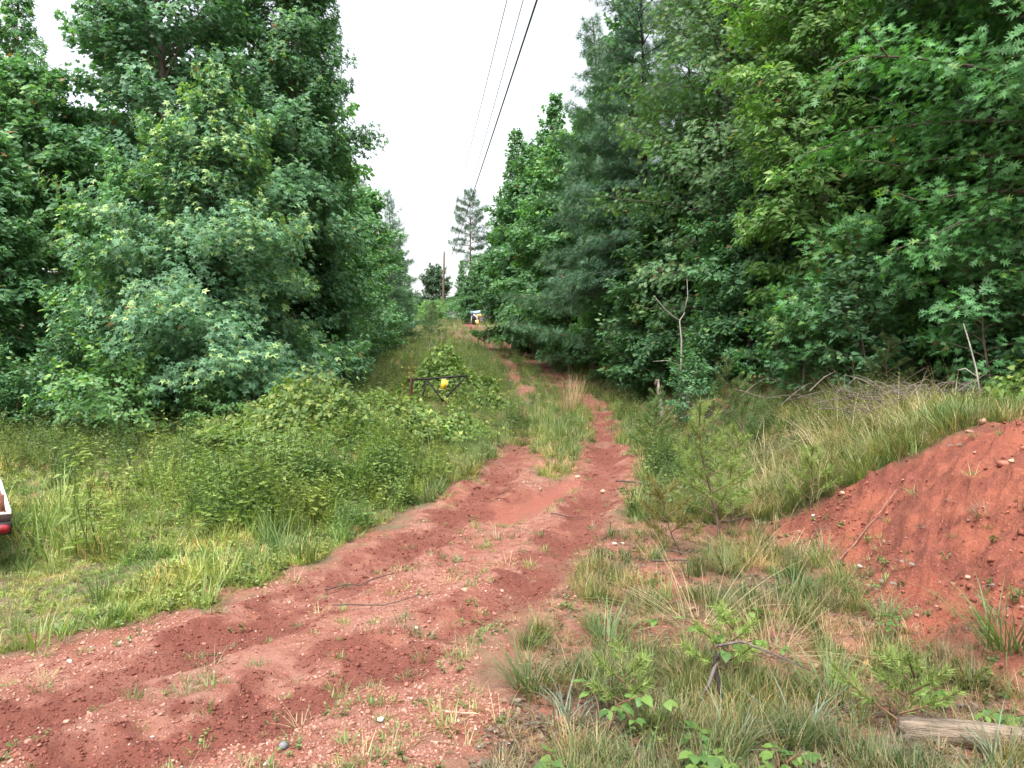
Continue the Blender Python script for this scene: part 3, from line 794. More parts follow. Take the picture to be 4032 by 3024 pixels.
# ------------------------------------------------------------------ blades and small herbs
def blades(mb, r, n, spread, lmin, lmax, width, lean, curl, c0, c1, segs=3, base=None, seedhead=None):
    az = r.random(n) * 2 * math.pi
    rad = spread * np.sqrt(r.random(n))
    b = np.stack([np.cos(az) * rad, np.sin(az) * rad, np.full(n, -.01)], 1) if base is None else base
    az2 = az + r.normal(0, .6, n)
    L = r.uniform(lmin, lmax, n); th = np.abs(r.normal(lean, min(lean * .5 + .05, .3), n)); cu = r.uniform(.4, 1.3, n) * curl
    d = np.stack([np.cos(az2), np.sin(az2), 0 * az2], 1); s = np.stack([-np.sin(az2), np.cos(az2), 0 * az2], 1)
    w = width * (.6 + .8 * r.random(n))
    col = leaf_cols(r, n, c0, c1)
    p = b.copy(); V = []
    for k in range(segs + 1):
        t = k / segs
        ww = (w * (1 - t ** 1.6))[:, None]
        if k < segs:
            V += [p - s * ww, p + s * ww]
        else:
            V += [p]
        a = th + cu * t
        p = p + (d * np.sin(a)[:, None] + UP * np.cos(a)[:, None]) * (L / segs)[:, None]
    nv = len(V); v = np.stack(V, 1)
    f = []
    for k in range(segs - 1):
        f += [(2 * k, 2 * k + 1, 2 * k + 3), (2 * k, 2 * k + 3, 2 * k + 2)]
    f.append((2 * segs - 2, 2 * segs - 1, 2 * segs))
    f = np.array(f)[None] + (np.arange(n) * nv)[:, None, None]
    mb.add(v.reshape(-1, 3), f.reshape(-1, 3), np.repeat(col, nv, axis=0))
    return v[:, -1]

def herb(mb, r, n, spread, hmin, hmax, leaf, lsize, c0, c1, nst=3):
    for i in range(nst):
        az = r.random() * 6.28; rad = spread * math.sqrt(r.random())
        b = np.array([math.cos(az) * rad, math.sin(az) * rad, -.01])
        h = r.uniform(hmin, hmax); tip = b + np.array([r.normal(0, .2) * h, r.normal(0, .2) * h, h])
        tube(mb, np.array([b, (b + tip) / 2 + r.normal(0, .02, 3), tip]), [.004, .003, .0015], np.array(c0) * .8, 3, False)
        m = max(4, n // nst)
        t = .15 + .85 * (np.arange(m) + r.random(m)) / m
        a2 = np.arange(m) * 2.4 + r.random(m)
        pos = b + (tip - b) * t[:, None]
        ax = np.stack([np.cos(a2), np.sin(a2), r.uniform(-.2, .5, m)], 1)
        add_leaves(mb, leaf, pos, ax, np.tile(UP, (m, 1)) + r.normal(0, .25, (m, 3)), lsize * (1.15 - .5 * t) * (.7 + .5 * r.random(m)), leaf_cols(r, m, c0, c1))

G0, G1 = (.13, .18, .062), (.18, .235, .09)
D0, D1 = (.08, .12, .05), (.11, .155, .065)
S0, S1 = (.23, .185, .105), (.32, .26, .155)
def src(fn, *a, **k):
    mb = MB(); fn(mb, np.random.default_rng(len(SRC) + 100), *a, **k); SRC.append(mb.mesh('tuft', M_GRASS))
    return len(SRC) - 1
SRC = []
i_short = [src(blades, 22, .07, .05, .13, .004, .55, .9, G0, G1, 2), src(blades, 26, .08, .06, .16, .004, .6, 1.0, G0, G1, 2), src(blades, 16, .05, .04, .1, .0045, .7, .8, G0, G1, 2)]
i_med = [src(blades, 26, .09, .16, .36, .005, .3, 1.0, D0, G0, 3), src(blades, 30, .1, .2, .42, .0045, .35, 1.1, D0, G1, 3), src(blades, 22, .07, .25, .5, .005, .25, .9, D0, D1, 3)]
i_dry = [src(blades, 24, .08, .15, .38, .003, .5, 1.1, S0, S1, 3), src(blades, 30, .1, .08, .22, .003, .9, .8, S0, S1, 2)]
i_broad = [src(herb, 16, .06, .05, .12, 'wide', .05, G0, G1), src(herb, 22, .09, .06, .16, 'oval', .06, D0, G0, nst=4), src(herb, 26, .1, .03, .08, 'heart', .035, G0, G1, nst=6)]
i_forb = [src(herb, 30, .08, .3, .55, 'oval', .085, D0, G0, nst=3), src(herb, 34, .1, .35, .7, 'narrow', .09, D0, D1, nst=3), src(herb, 26, .12, .2, .4, 'wide', .075, D0, G0, nst=4)]
def twig_litter(mb, r):
    for i in range(6):
        b = np.array([r.normal(0, .08), r.normal(0, .08), .01]); d = nrm(r.normal(0, 1, 3) * (1, 1, .25)) * r.uniform(.05, .16)
        tube(mb, np.array([b - d, b + r.normal(0, .01, 3), b + d]), [.003, .0025, .0015], (.2, .15, .12), 3, False)
    m = 5
    add_leaves(mb, 'wide', np.stack([r.normal(0, .1, m), r.normal(0, .1, m), np.full(m, .012)], 1), r.normal(0, 1, (m, 3)) * (1, 1, .2), np.tile(UP, (m, 1)) + r.normal(0, .4, (m, 3)), .07, leaf_cols(r, m, (.14, .09, .07), (.24, .19, .16)))
i_lit = [src(twig_litter), src(twig_litter)]

def scatter(name, pts, rot, scl, idx, tint, meshes, label, mat_kind='stuff'):
    me = bpy.data.meshes.new(name)
    me.vertices.add(len(pts)); me.vertices.foreach_set('co', pts.astype(np.float32).ravel())
    for nm, ty, dat, key in (('rot', 'FLOAT_VECTOR', rot, 'vector'), ('scl', 'FLOAT_VECTOR', scl, 'vector'), ('tint', 'FLOAT_COLOR', tint, 'color')):
        at = me.attributes.new(nm, ty, 'POINT'); at.data.foreach_set(key, dat.astype(np.float32).ravel())
    at = me.attributes.new('idx', 'INT', 'POINT'); at.data.foreach_set('value', idx.astype(np.int32))
    o = obj(name, me); tag(o, label, None, None, 'stuff')
    cl = bpy.data.collections.new(name + '_sources')
    for i, m in enumerate(meshes):
        q = bpy.data.objects.new('%s_source_%03d' % (name, i), m); cl.objects.link(q)
    ng = bpy.data.node_groups.new(name + '_spread', 'GeometryNodeTree')
    ng.interface.new_socket('Geometry', in_out='INPUT', socket_type='NodeSocketGeometry')
    ng.interface.new_socket('Geometry', in_out='OUTPUT', socket_type='NodeSocketGeometry')
    n, l = ng.nodes, ng.links
    gi, go = n.new('NodeGroupInput'), n.new('NodeGroupOutput')
    ci = n.new('GeometryNodeCollectionInfo'); ci.inputs['Collection'].default_value = cl; ci.inputs['Separate Children'].default_value = True
    ci.inputs['Reset Children'].default_value = True
    ip = n.new('GeometryNodeInstanceOnPoints'); ip.inputs['Pick Instance'].default_value = True
    def na(nm, ty):
        q = n.new('GeometryNodeInputNamedAttribute'); q.data_type = ty; q.inputs['Name'].default_value = nm
        return [s for s in q.outputs if s.enabled and s.name == 'Attribute'][0]
    er = n.new('FunctionNodeEulerToRotation')
    l.new(na('rot', 'FLOAT_VECTOR'), er.inputs[0])
    l.new(gi.outputs[0], ip.inputs['Points']); l.new(ci.outputs[0], ip.inputs['Instance'])
    l.new(na('idx', 'INT'), ip.inputs['Instance Index']); l.new(er.outputs[0], ip.inputs['Rotation']); l.new(na('scl', 'FLOAT_VECTOR'), ip.inputs['Scale'])
    l.new(ip.outputs[0], go.inputs[0])
    md = o.modifiers.new('spread', 'NODES'); md.node_group = ng
    return o

def polar(n, rmin, rmax, amax, seed):
    r = np.random.default_rng(seed)
    a = (r.random(n) * 2 - 1) * R_(amax); d = np.exp(r.uniform(math.log(rmin), math.log(rmax), n))
    return d * np.sin(a), d * np.cos(a), d, r

def ground_cover(n=110000):
    x, y, d, r = polar(n, 2.2, 115, 44, 500)
    mk = masks(x, y); fo = forest(x, y)
    patch = fbm(x * .8, y * .8, 61, 3); patch2 = fbm(x * .35, y * .35, 62, 3)
    dirt = mk['dirt']
    idx = np.full(n, -1); s = np.ones(n); tint = np.ones((n, 3))
    u = r.random(n); u2 = r.random(n)
    left = x < x_left(y)
    fgr = (x > x_right(y)) & (y < 8) & ~((mk['bank'] > .45))
    bankm = mk['bank'] > .45
    def pick(mask, lst):
        k = mask.sum(); idx[mask] = np.array(lst)[r.integers(0, len(lst), k)]
    lawn = left & (y < 11.2 + r.normal(0, .9, n)) & (dirt < .5 + r.normal(0, .3, n))
    pick(lawn, i_short + i_short + i_broad); m = lawn & (u < .03 + .3 * np.clip(patch - .1, 0, 1)); pick(m, i_med + i_broad); m = lawn & (u > .9); pick(m, i_dry[1:])
    s[lawn] = np.clip(.55 + .6 * u2[lawn] + .05 * (y[lawn] - 5), .45, 1.3); idx[lawn & (u2 > .8 + .8 * patch2)] = -1
    tint[lawn] = np.array([1.42, 1.34, 1.1])
    midl = (x < bank_edge(y)) & (y >= 9.5) & ~lawn & (y < 30) & (dirt < .5)
    pick(midl, i_med + i_broad + i_forb); m = midl & (u < .22 + .4 * patch2); pick(m, i_dry); m = midl & (u > .7) & left; pick(m, i_forb)
    s[midl] = .6 + .55 * u2[midl]; gm = midl & (np.abs(x + 1.6) < 1.5) & (np.abs(y - 16) < 3.2); s[gm] *= .6
    lush = (x > -4.2 + r.normal(0, .4, n)) & left & (y > 7.2 + r.normal(0, .5, n) + .0 * x) & (y < 15) & (dirt < .5)
    pick(lush, i_med + i_forb + i_forb + i_broad); s[lush] = (.55 + .85 * u2[lush]) * np.clip(.62 + 1.5 * patch[lush] + .8 * mk['n1'][lush], .3, 1.5); tint[lush] = np.array([1.7, 1.62, 1.15]);  m = lush & (patch2 > .0) & (u < .6); pick(m, i_med + i_short + i_forb[1:2]); m = lush & (u > .86); pick(m, i_dry)
    gm = lush & (np.abs(x + 1.6) < 1.5) & (y > 13); s[gm] *= .6
    far = (y >= 30) & (dirt < .45)
    pick(far, i_med + i_forb + i_forb + i_broad); m = far & (u < .25 + .5 * patch2); pick(m, i_dry + i_med)
    s[far] = .75 + .55 * u2[far]; tint[far] = np.array([1.25, 1.2, 1.1]); tint[midl] = np.array([1.3, 1.22, 1.05])
    right = (x >= x_right(y)) & (y >= 7.5) & (y < 30) & (dirt < .5) & ~midl
    pick(right, i_med + i_short + i_broad + i_forb[:1]); m = right & (u < .42 + .5 * patch2); pick(m, i_dry)
    s[right] = .55 + .5 * u2[right]; tint[right] = np.array([1.15, 1.1, 1.0])
    cen = (y > 8.5) & (y < 24) & (x > x_left(y)) & (x < x_right(y)) & (dirt < .5 + r.normal(0, .28, n)) & (mk['rut'] < .6)
    pick(cen, i_med + i_short + i_dry + i_broad); s[cen] = .55 + .45 * u2[cen]
    pick(fgr, i_med[:2] + i_dry + i_dry + i_dry + i_short[:1] + i_broad[1:2]); m = fgr & (u < .34); pick(m, i_lit); m = fgr & (u > .9); pick(m, i_broad)
    s[fgr] = .3 + .42 * u[fgr]; tint[fgr] = np.array([.85, .82, .74]) * (.7 + .6 * r.random((fgr.sum(), 1)))
    p3 = fbm(x * 2.6, y * 2.6, 66, 3)
    idx[fgr & (u2 > .5 + 1.9 * p3 + .1 * sm((4.2 - y) / .8))] = -1
    m = fgr & (p3 < -.05) & (u2 < .25); pick(m, i_lit + i_dry[1:]); s[m] = .5
    rim = (x > 2.55) & (y > 5.8) & (y < 9) & (mk['bank'] < .5) & (dirt < .7)
    pick(rim, i_dry[:1] + i_dry[:1] + i_med[:2] + i_short); s[rim] = .6 + .5 * u2[rim]; tint[rim] = np.array([1.1, 1.05, .95])
    bare = (dirt >= .5) & ~bankm & ~fgr
    pick(bare, i_short + i_broad[2:] + i_dry[1:]); s[bare] = .3 + .5 * u2[bare]
    edge = np.clip(1 - np.minimum(np.abs(x - x_left(y)), np.abs(x_right(y) - x)) / .8, 0, 1)
    idx[bare & (u > .035 + .16 * np.clip(patch * 2 - .1, 0, 1) + .12 * edge * (patch > 0))] = -1
    idx[bare & (mk['rut'] > .4) & (u > .012)] = -1
    idx[bare & (y > 22) & (u > .10)] = -1
    tr_ = (np.abs(x + 4.2) < 1.3) & (np.abs(y - 5.4) < 1.0); s[tr_] *= .45
    pick(bankm, i_short + i_broad + i_dry[1:] + i_lit); s[bankm] = .35 + .4 * u2[bankm]
    idx[bankm & (u > .04 + .22 * np.clip((.8 - (x - bank_edge(y))), 0, 1))] = -1
    fs = fo > .45
    pick(fs, i_broad + i_forb + i_med); s[fs] = .7 + .5 * u2[fs]; tint[fs] = np.array([.75, .85, .85])
    idx[fs & (u > .8)] = -1
    ok = (idx >= 0) & (mk['wash'] < .4)
    x, y, idx, s, tint, d = x[ok], y[ok], idx[ok], s[ok], tint[ok], d[ok]
    k = len(x)
    s = s * (1 + .25 * sm((d - 15) / 60))
    z = hz(x, y)
    hue = fbm(x * 1.9, y * 1.9, 63, 4)[:, None] + r.normal(0, .1, (k, 1))
    tn = tint * (.7 + .6 * r.random((k, 1))) * (1 + hue * np.array([.6, .3, .15]))
    rot = np.stack([r.normal(0, .12, k), r.normal(0, .12, k), r.random(k) * 6.28], 1)
    scatter('grass', np.stack([x, y, z], 1), rot, np.repeat(s[:, None], 3, 1), idx, np.concatenate([tn, np.ones((k, 1))], 1), SRC, 'grass, weeds and dry straw covering the slope on both sides of the track')
ground_cover()

# stones and clods
def rock_mesh(seed, flat=.6, mat=None, name='stone', col=(1, 1, 1)):
    r = np.random.default_rng(seed)
    p = nrm(r.normal(0, 1, (13, 3))) * r.uniform(.75, 1.1, (13, 1)) * np.array([1, .8, flat]) * .5
    mb = MB(); hull(mb, [tuple(q) for q in p], col)
    return mb.mesh(name, mat)

def gravel(n=150000):
    x, y, d, r = polar(n, 2.2, 24, 42, 600)
    mk = masks(x, y); u = r.random(n)
    p = fbm(x * 1.3, y * 1.3, 71, 3)
    dens = np.clip(.55 + 1.6 * p + .3 * sm((x - x_left(y) - 1.0) / 1.0), .10, 1) * (mk['dirt'] > .5) * (1 - mk['wash'])
    dens = np.where(mk['bank'] > .4, .5 + 1.2 * p, dens)
    dens = np.where(mk['rut'] > .45, .7, dens)
    ok = (u < dens) & (forest(x, y) < .3)
    x, y, rut, d, bk = x[ok], y[ok], mk['rut'][ok], d[ok], mk['bank'][ok]; k = len(x)
    clod = (rut > .36) & (r.random(k) < .93)
    bkm = bk > .4
    s = np.where(clod, r.uniform(.006, .026, k) * (1 + (r.random(k) < .06)), r.uniform(.007, .026, k) * (1 + .9 * (r.random(k) < .05)) * (1 + .35 * bkm)) * (.85 + .04 * d)
    z = hz(x, y) + s * .06
    t = np.where(clod[:, None], np.array([.15, .049, .035]), np.array([.26, .12, .086]))
    m = r.random(k)
    t = np.where((~clod & (m > .6))[:, None], np.array([.32, .175, .132]), t)
    t = np.where((~clod & (m > .988))[:, None], np.array([.42, .36, .31]), t)
    t = np.where((~clod & (m < .2))[:, None], np.array([.19, .072, .05]), t)
    t = np.where((bkm & (m < .9))[:, None], np.where((m < .45)[:, None], np.array([.145, .044, .031]), np.array([.25, .083, .055])), t)
    t = t * (.75 + .5 * r.random((k, 1)))
    rot = np.stack([r.normal(0, .35, k), r.normal(0, .35, k), r.random(k) * 6.28], 1)
    scatter('gravel', np.stack([x, y, z], 1), rot, np.repeat(s[:, None], 3, 1), r.integers(0, 6, k), np.concatenate([t, np.ones((k, 1))], 1), [rock_mesh(200 + i, .5, M_PEBBLE, 'pebble') for i in range(6)], 'loose gravel and clods of red clay lying on the track')
gravel()

# ------------------------------------------------------------------ power line
pz = gz(-9.3, 100)
e = obj('utility_pole', None, None, (-9.3, 100, pz)); tag(e, 'brown wooden utility pole with a short arm on the hill crest', 'pole')
mb = MB(); tube(mb, [(0, 0, -.5), (.05, 0, 2.5), (.13, 0, 6), (.22, 0, 9.0)], [.17, .155, .14, .12], (.125, .09, .075), 8); obj('post', mb.mesh('post', M_BARK, True), e)
mb = MB(); tube(mb, [(.2, -.1, 8.62), (.75, -.1, 8.72), (1.25, -.1, 8.6)], [.035, .035, .03], (.3, .28, .26), 6); obj('arm', mb.mesh('arm', M_METAL, True), e)
mb = MB(); tube(mb, [(.22, 0, 8.95), (.22, 0, 9.06), (.22, 0, 9.1), (.22, 0, 9.2)], [.05, .06, .04, .03], (.4, .38, .36), 8); obj('insulator', mb.mesh('insulator', M_METAL, True), e)
for nm, a, b, rad, c, lb in (('arm', (-8.05, 99.9, pz + 8.6), (4.1, -12.0, 9.2), .028, (.07, .075, .10), 'thick dark overhead cable running down to the utility pole'),
        ('t1', (-9.08, 100, pz + 9.2), (3.75, -12.0, 10.4), .013, (.3, .31, .32), 'thin pale overhead wire farthest from the right trees'),
        ('t2', (-8.05, 100, pz + 8.75), (3.8, -12.0, 9.9), .013, (.3, .31, .32), 'thin pale overhead wire between the dark cable and the outer wire')):
    t = np.linspace(0, 1, 40)[:, None]
    p = np.array(a) * (1 - t) + np.array(b) * t - UP * 4 * .25 * t * (1 - t)
    mb = MB(); tube(mb, p, rad, c, 5)
    tag(obj('power_line', mb.mesh('power_line', M_WIRE, True)), lb, 'cable')

# ------------------------------------------------------------------ rusty gate and its sign
GX, GY = -1.75, 18.6
gzz = gz(GX, GY)
e = obj('pipe_gate', None, None, (GX, GY, 0)); tag(e, 'rusty pipe gate standing open in the weeds beside the track', 'gate')
def gp(u, v, dy=0.):
    D = GY + dy
    return ((u - 512) / 745 * D - GX, dy, 1.6 - (v - 384) / 745 * D)
RC = (.02, .016, .015)
def gpart(nm, pts, rad):
    mb = MB(); tube(mb, [gp(*p) for p in pts], rad * .75, RC, 8); obj(nm, mb.mesh(nm, M_RUST, True), e)
GK = GY / 22
gpart('top_rail', [(409.5, 379.5), (425, 379.0), (447, 377.2), (467, 375.6)], .032)
gpart('post', [(411.3, 378), (411.6, 390), (412, 412)], .045)
gpart('brace', [(427, 379.5), (424, 391), (420.0, 406.5)], .028)
gpart('brace', [(427.5, 380), (435, 390.5), (443.0, 400.8)], .03)
gpart('brace', [(466, 376.5), (452, 391), (437.0, 407.5)], .028)
gpart('hinge_rod', [(445.5, 378), (445.6, 386), (446.3, 392)], .012)
gpart('hanging_chain', [(452.5, 378, -.03), (455.0, 383, -.03), (456, 390, -.03), (456, 397, -.03)], .014)
sx, sy, szz = gp(444.0, 384.6, -.06)
so = obj('posted_sign', None, None, (GX + sx, GY + sy, szz)); so.rotation_euler = (0, R_(15), 0)
tag(so, 'small yellow notice hanging crooked from the rusty gate rail', 'sign')
mb = MB(); box(mb, (0, 0, 0), (.155, .006, .25), (.62, .42, .035)); obj('panel', mb.mesh('panel', M_METAL), so)
mb = MB()
for (cx, cz, w, h) in ((-.079, 0, .005, .26), (.079, 0, .005, .26), (0, .131, .153, .005), (0, -.131, .153, .005)):
    box(mb, (cx, -.0045, cz), (w, .003, h), (.75, .68, .35))
obj('border', mb.mesh('border', M_METAL), so)
tx = bpy.data.curves.new('lettering', 'FONT'); tx.body = 'GS'; tx.size = .105; tx.align_x = 'CENTER'; tx.align_y = 'CENTER'; tx.materials.append(M_WIRE)
def font_mesh(c):
    o = bpy.data.objects.new('lettering_curve', c); COL.objects.link(o)
    bpy.context.view_layer.update()
    me = bpy.data.meshes.new_from_object(o.evaluated_get(bpy.context.evaluated_depsgraph_get())); bpy.data.objects.remove(o)
    return me
to = obj('lettering', font_mesh(tx), so, (.045, -.0062, -.045), (R_(90), R_(82), 0))
mb = MB(); tube(mb, [(-.01, 0, .13), (-.005, .03, .165), (0, .06, .185)], .004, (.3, .3, .3), 4); obj('wire_tie', mb.mesh('wire_tie', M_METAL), so)

# ------------------------------------------------------------------ small yellow machine on the hill
mx_, my_ = -3.55, 80.0
e = obj('yellow_machine', None, None, (mx_, my_, gz(mx_, my_) - .02)); e.rotation_euler = (0, R_(-8), 0); e.scale = (1.12,) * 3; tag(e, 'small yellow and black work machine parked at the top of the track', 'machine')
YEL, BLK = (.70, .45, .13), (.018, .02, .024)
mb = MB(); box(mb, (.25, 0, .52), (.95, .8, .5), (.04, .034, .036), bevel=.04); box(mb, (-.35, -.1, .75), (.4, .7, .55), BLK, bevel=.05); obj('body', mb.mesh('body', M_METAL), e)
mb = MB(); box(mb, (.36, -.43, .86), (.86, .05, .24), YEL, bevel=.02); obj('side_panel', mb.mesh('side_panel', M_METAL), e)
tx = bpy.data.curves.new('panel_lettering', 'FONT'); tx.body = 'P 80'; tx.size = .15; tx.materials.append(M_WIRE)
obj('lettering', font_mesh(tx), e, (0.0, -.462, .80), (R_(90), 0, 0))
mb = MB(); tube(mb, [(-.62, -.1, 1.17), (.02, -.1, 1.17), (.5, -.1, 1.17), (.53, -.1, 1.17)], [.2, .2, .2, .17], (.2, .28, .36), 14); obj('tank', mb.mesh('tank', M_METAL, True), e)
mb = MB(); box(mb, (-.52, -.08, 1.06), (.34, .55, .42), BLK, bevel=.06); obj('hood', mb.mesh('hood', M_METAL), e)
mb = MB(); hull(mb, [(-.3, -.75, .42), (.0, -.75, .46), (-.2, -.78, -.02), (.1, -.78, .0), (-.3, -.55, .42), (.0, -.55, .46), (-.2, -.6, -.02), (.1, -.6, .0)], (.72, .42, .14)); obj('chute', mb.mesh('chute', M_METAL), e)
mb = MB(); tube(mb, [(-.35, -.5, .98), (-.2, -.55, .9), (-.1, -.58, .72), (-.06, -.6, .55)], [.05, .05, .05, .05], (.72, .7, .78), 8); obj('hose', mb.mesh('hose', M_METAL, True), e)
mb = MB(); tube(mb, [(-.55, -.4, .9), (-.75, -.42, .05)], .035, (.42, .38, .3), 6); tube(mb, [(-.35, -.4, .9), (-.5, -.42, .05)], .03, BLK, 6); obj('frame', mb.mesh('frame', M_METAL), e)
mb = MB(); tube(mb, [(.68, -.35, .98), (.82, -.35, .9), (.86, -.35, .62)], .05, (.2, .24, .22), 7); obj('handle', mb.mesh('handle', M_METAL, True), e)
for wx, wy in ((.3, -.44), (.3, .44), (-.35, .44)):
    mb = MB(); a = np.linspace(0, 2 * math.pi, 15)
    tube(mb, [(wx, wy - .09, .28), (wx, wy - .07, .28), (wx, wy + .07, .28), (wx, wy + .09, .28)], [.22, .28, .28, .22], (.025, .024, .024), 16); t_ = obj('wheel', mb.mesh('wheel', M_METAL, True), e)
    mb = MB(); tube(mb, [(wx, wy - .10, .28), (wx, wy - .092, .28)], [.1, .13], (.12, .11, .11), 12); obj('rim', mb.mesh('rim', M_METAL), t_)

# ------------------------------------------------------------------ utility trailer at the left edge
e = obj('utility_trailer', None, None, (-4.03, 6.0, gz(-4.3, 6.2))); e.rotation_euler = (0, 0, R_(36)); tag(e, 'corner of a white railed utility trailer with a red tail lamp', 'trailer')
TZ = 1.6 - (512.8 - 384) / 745 * 6.0 - gz(-4.3, 6.2)
WH, RS = (.62, .58, .55), (.16, .06, .035)
def tbox(nm, c, s, col, mat=M_METAL, parent=None, bevel=.004):
    mb = MB(); box(mb, c, s, col, bevel=bevel); return obj(nm, mb.mesh(nm, mat), parent or e)
tbox('rear_rail', (-.7, .02, TZ - .005), (1.4, .04, .012), WH)
tbox('rear_beam', (-.7, .012, TZ - .045), (1.39, .02, .06), (.05, .03, .028), M_RUST)
tbox('side_rail', (-.015, 1.26, TZ + .0), (.03, 2.44, .03), WH)
tbox('side_rail', (-1.385, 1.26, TZ + .0), (.03, 2.44, .03), WH)
tbox('side_board', (-.022, 1.26, TZ - .06), (.02, 2.4, .08), RS, M_RUST)
tbox('side_board', (-1.378, 1.26, TZ - .06), (.02, 2.4, .08), RS, M_RUST)
tbox('front_rail', (-.7, 2.47, TZ), (1.34, .03, .03), WH)
for k in range(7):
    tbox('deck_plank', (-.135 - k * .188, 1.25, TZ - .115), (.18, 2.38, .03), (.42, .38, .36), M_WOOD)
tbox('stake_pocket', (-.055, .5, TZ + .02), (.04, .08, .14), RS, M_RUST)
tbox('ramp', (-.35, .9, TZ - .07), (.3, 1.4, .03), (.58, .56, .6))
for xx in (-.1, -1.3):
    h = tbox('lamp_housing', (xx + .005, -.015, TZ - .118), (.19, .05, .1), (.012, .012, .013), M_METAL, None, .008)
    mb = MB()
    ring = [(xx + .018 + .07 * math.copysign(abs(math.cos(a)) ** .6, math.cos(a)), yy, TZ - .118 + .036 * math.copysign(abs(math.sin(a)) ** .6, math.sin(a))) for yy in (-.04, -.052) for a in np.linspace(0, 2 * math.pi, 18)[:-1]]
    hull(mb, ring, (.22, .006, .013)); obj('lens', mb.mesh('lens', M_METAL), h)
for xx in (-.2, -1.2):
    mb = MB(); tube(mb, [(xx - .09, 1.4, .28), (xx - .07, 1.4, .28), (xx + .07, 1.4, .28), (xx + .09, 1.4, .28)], [.22, .28, .28, .22], (.02, .02, .02), 18); w = obj('wheel', mb.mesh('wheel', M_METAL, True), e)
    mb = MB(); tube(mb, [(xx - .095, 1.4, .28), (xx + .095, 1.4, .28)], [.14, .14], (.5, .5, .5), 12); obj('rim', mb.mesh('rim', M_METAL), w)
mb = MB(); tube(mb, [(-.1, 2.4, TZ - .14), (-.7, 3.5, TZ - .14)], .035, (.05, .03, .028), 6); tube(mb, [(-1.3, 2.4, TZ - .14), (-.7, 3.5, TZ - .14)], .035, (.05, .03, .028), 6); obj('tongue', mb.mesh('tongue', M_RUST), e)
mb = MB(); tube(mb, [(-.7, 3.4, -.02), (-.7, 3.4, TZ - .1)], .03, (.3, .3, .3), 6); obj('jack', mb.mesh('jack', M_METAL), e)
ch = obj('tie_chain', None, None, e.location); ch.rotation_euler = e.rotation_euler; tag(ch, 'grey steel chain lying along the inside of the trailer rail', 'chain')
a = np.linspace(0, 2 * math.pi, 11)[:-1]
mb = MB(); tube(mb, [(.016 * math.cos(q), .026 * math.sin(q), 0) for q in np.linspace(0, 2 * math.pi, 12)], .005, (.5, .48, .48), 5, False); LK = mb.mesh('link', M_METAL, True)
for k in range(26):
    obj('link', LK, ch, (-.055 + .012 * math.sin(k * .9), .62 + k * .042, TZ - .088 + .03 * (k % 2) * 0 + .012 * math.sin(k * 1.7)), ((R_(80) if k % 2 else 0), R_(20 * math.sin(k)), R_(15 * math.sin(k * 2.1))))

# ------------------------------------------------------------------ dead wood: snag, posts, logs, sticks
def thing_tubes(name, label, cat, x, y, parts, mat=M_BARK, group=None, rz=0., dz=0.):
    e = obj(name, None, None, (x, y, gz(x, y) + dz)); e.rotation_euler = (0, 0, rz); tag(e, label, cat, group)
    for nm, pts, rad, col in parts:
        mb = MB(); tube(mb, pts, rad, col, 7); obj(nm, mb.mesh(nm, mat, True), e)
    return e
PALE = (.27, .25, .22)
thing_tubes('dead_snag', 'slender pale dead snag standing before the dark right stand', 'dead tree', 3.25, 14.0, [
    ('trunk', [(0.02, 0, -.2), (.03, 0, .5), (-.08, 0, 1.0), (-.06, .02, 1.6), (-.1, 0, 1.95), (.0, 0, 2.1)], [.026, .024, .021, .018, .014, .009], PALE),
    ('branch', [(-.1, 0, 1.95), (-.25, 0, 2.05), (-.42, -.05, 2.2), (-.6, -.05, 2.42)], [.012, .01, .007, .004], PALE),
    ('branch', [(-.07, 0, 1.1), (-.35, -.05, 1.2), (-.62, -.1, 1.18)], [.01, .007, .003], PALE),
    ('branch', [(-.02, 0, 2.1), (.06, .03, 2.4), (.05, .05, 2.75)], [.012, .008, .004], PALE)])
thing_tubes('dead_snag', 'short white dead stem leaning in the brush above the red bank', 'dead tree', 5.15, 8.3, [
    ('trunk', [(.1, 0, -.1), (.06, 0, .25), (.02, 0, .5), (-.06, 0, .8), (-.12, 0, 1.0)], [.011, .010, .009, .008, .005], (.36, .33, .3)),
    ('branch', [(.04, 0, .4), (-.1, 0, .5), (-.18, 0, .48)], [.008, .005, .003], (.45, .42, .38))])
thing_tubes('fence_post', 'weathered grey wooden post leaning in the grass right of the track', 'post', 2.98, 15.0, [
    ('post', [(.06, 0, -.2), (.03, 0, .2), (-.02, 0, .6), (-.06, 0, .86)], [.05, .048, .045, .035], (.27, .24, .21)),
    ('bracket', [(-.09, -.03, .7), (-.1, -.05, .78), (-.07, -.04, .86)], [.02, .03, .02], (.12, .08, .06))], M_WOOD)
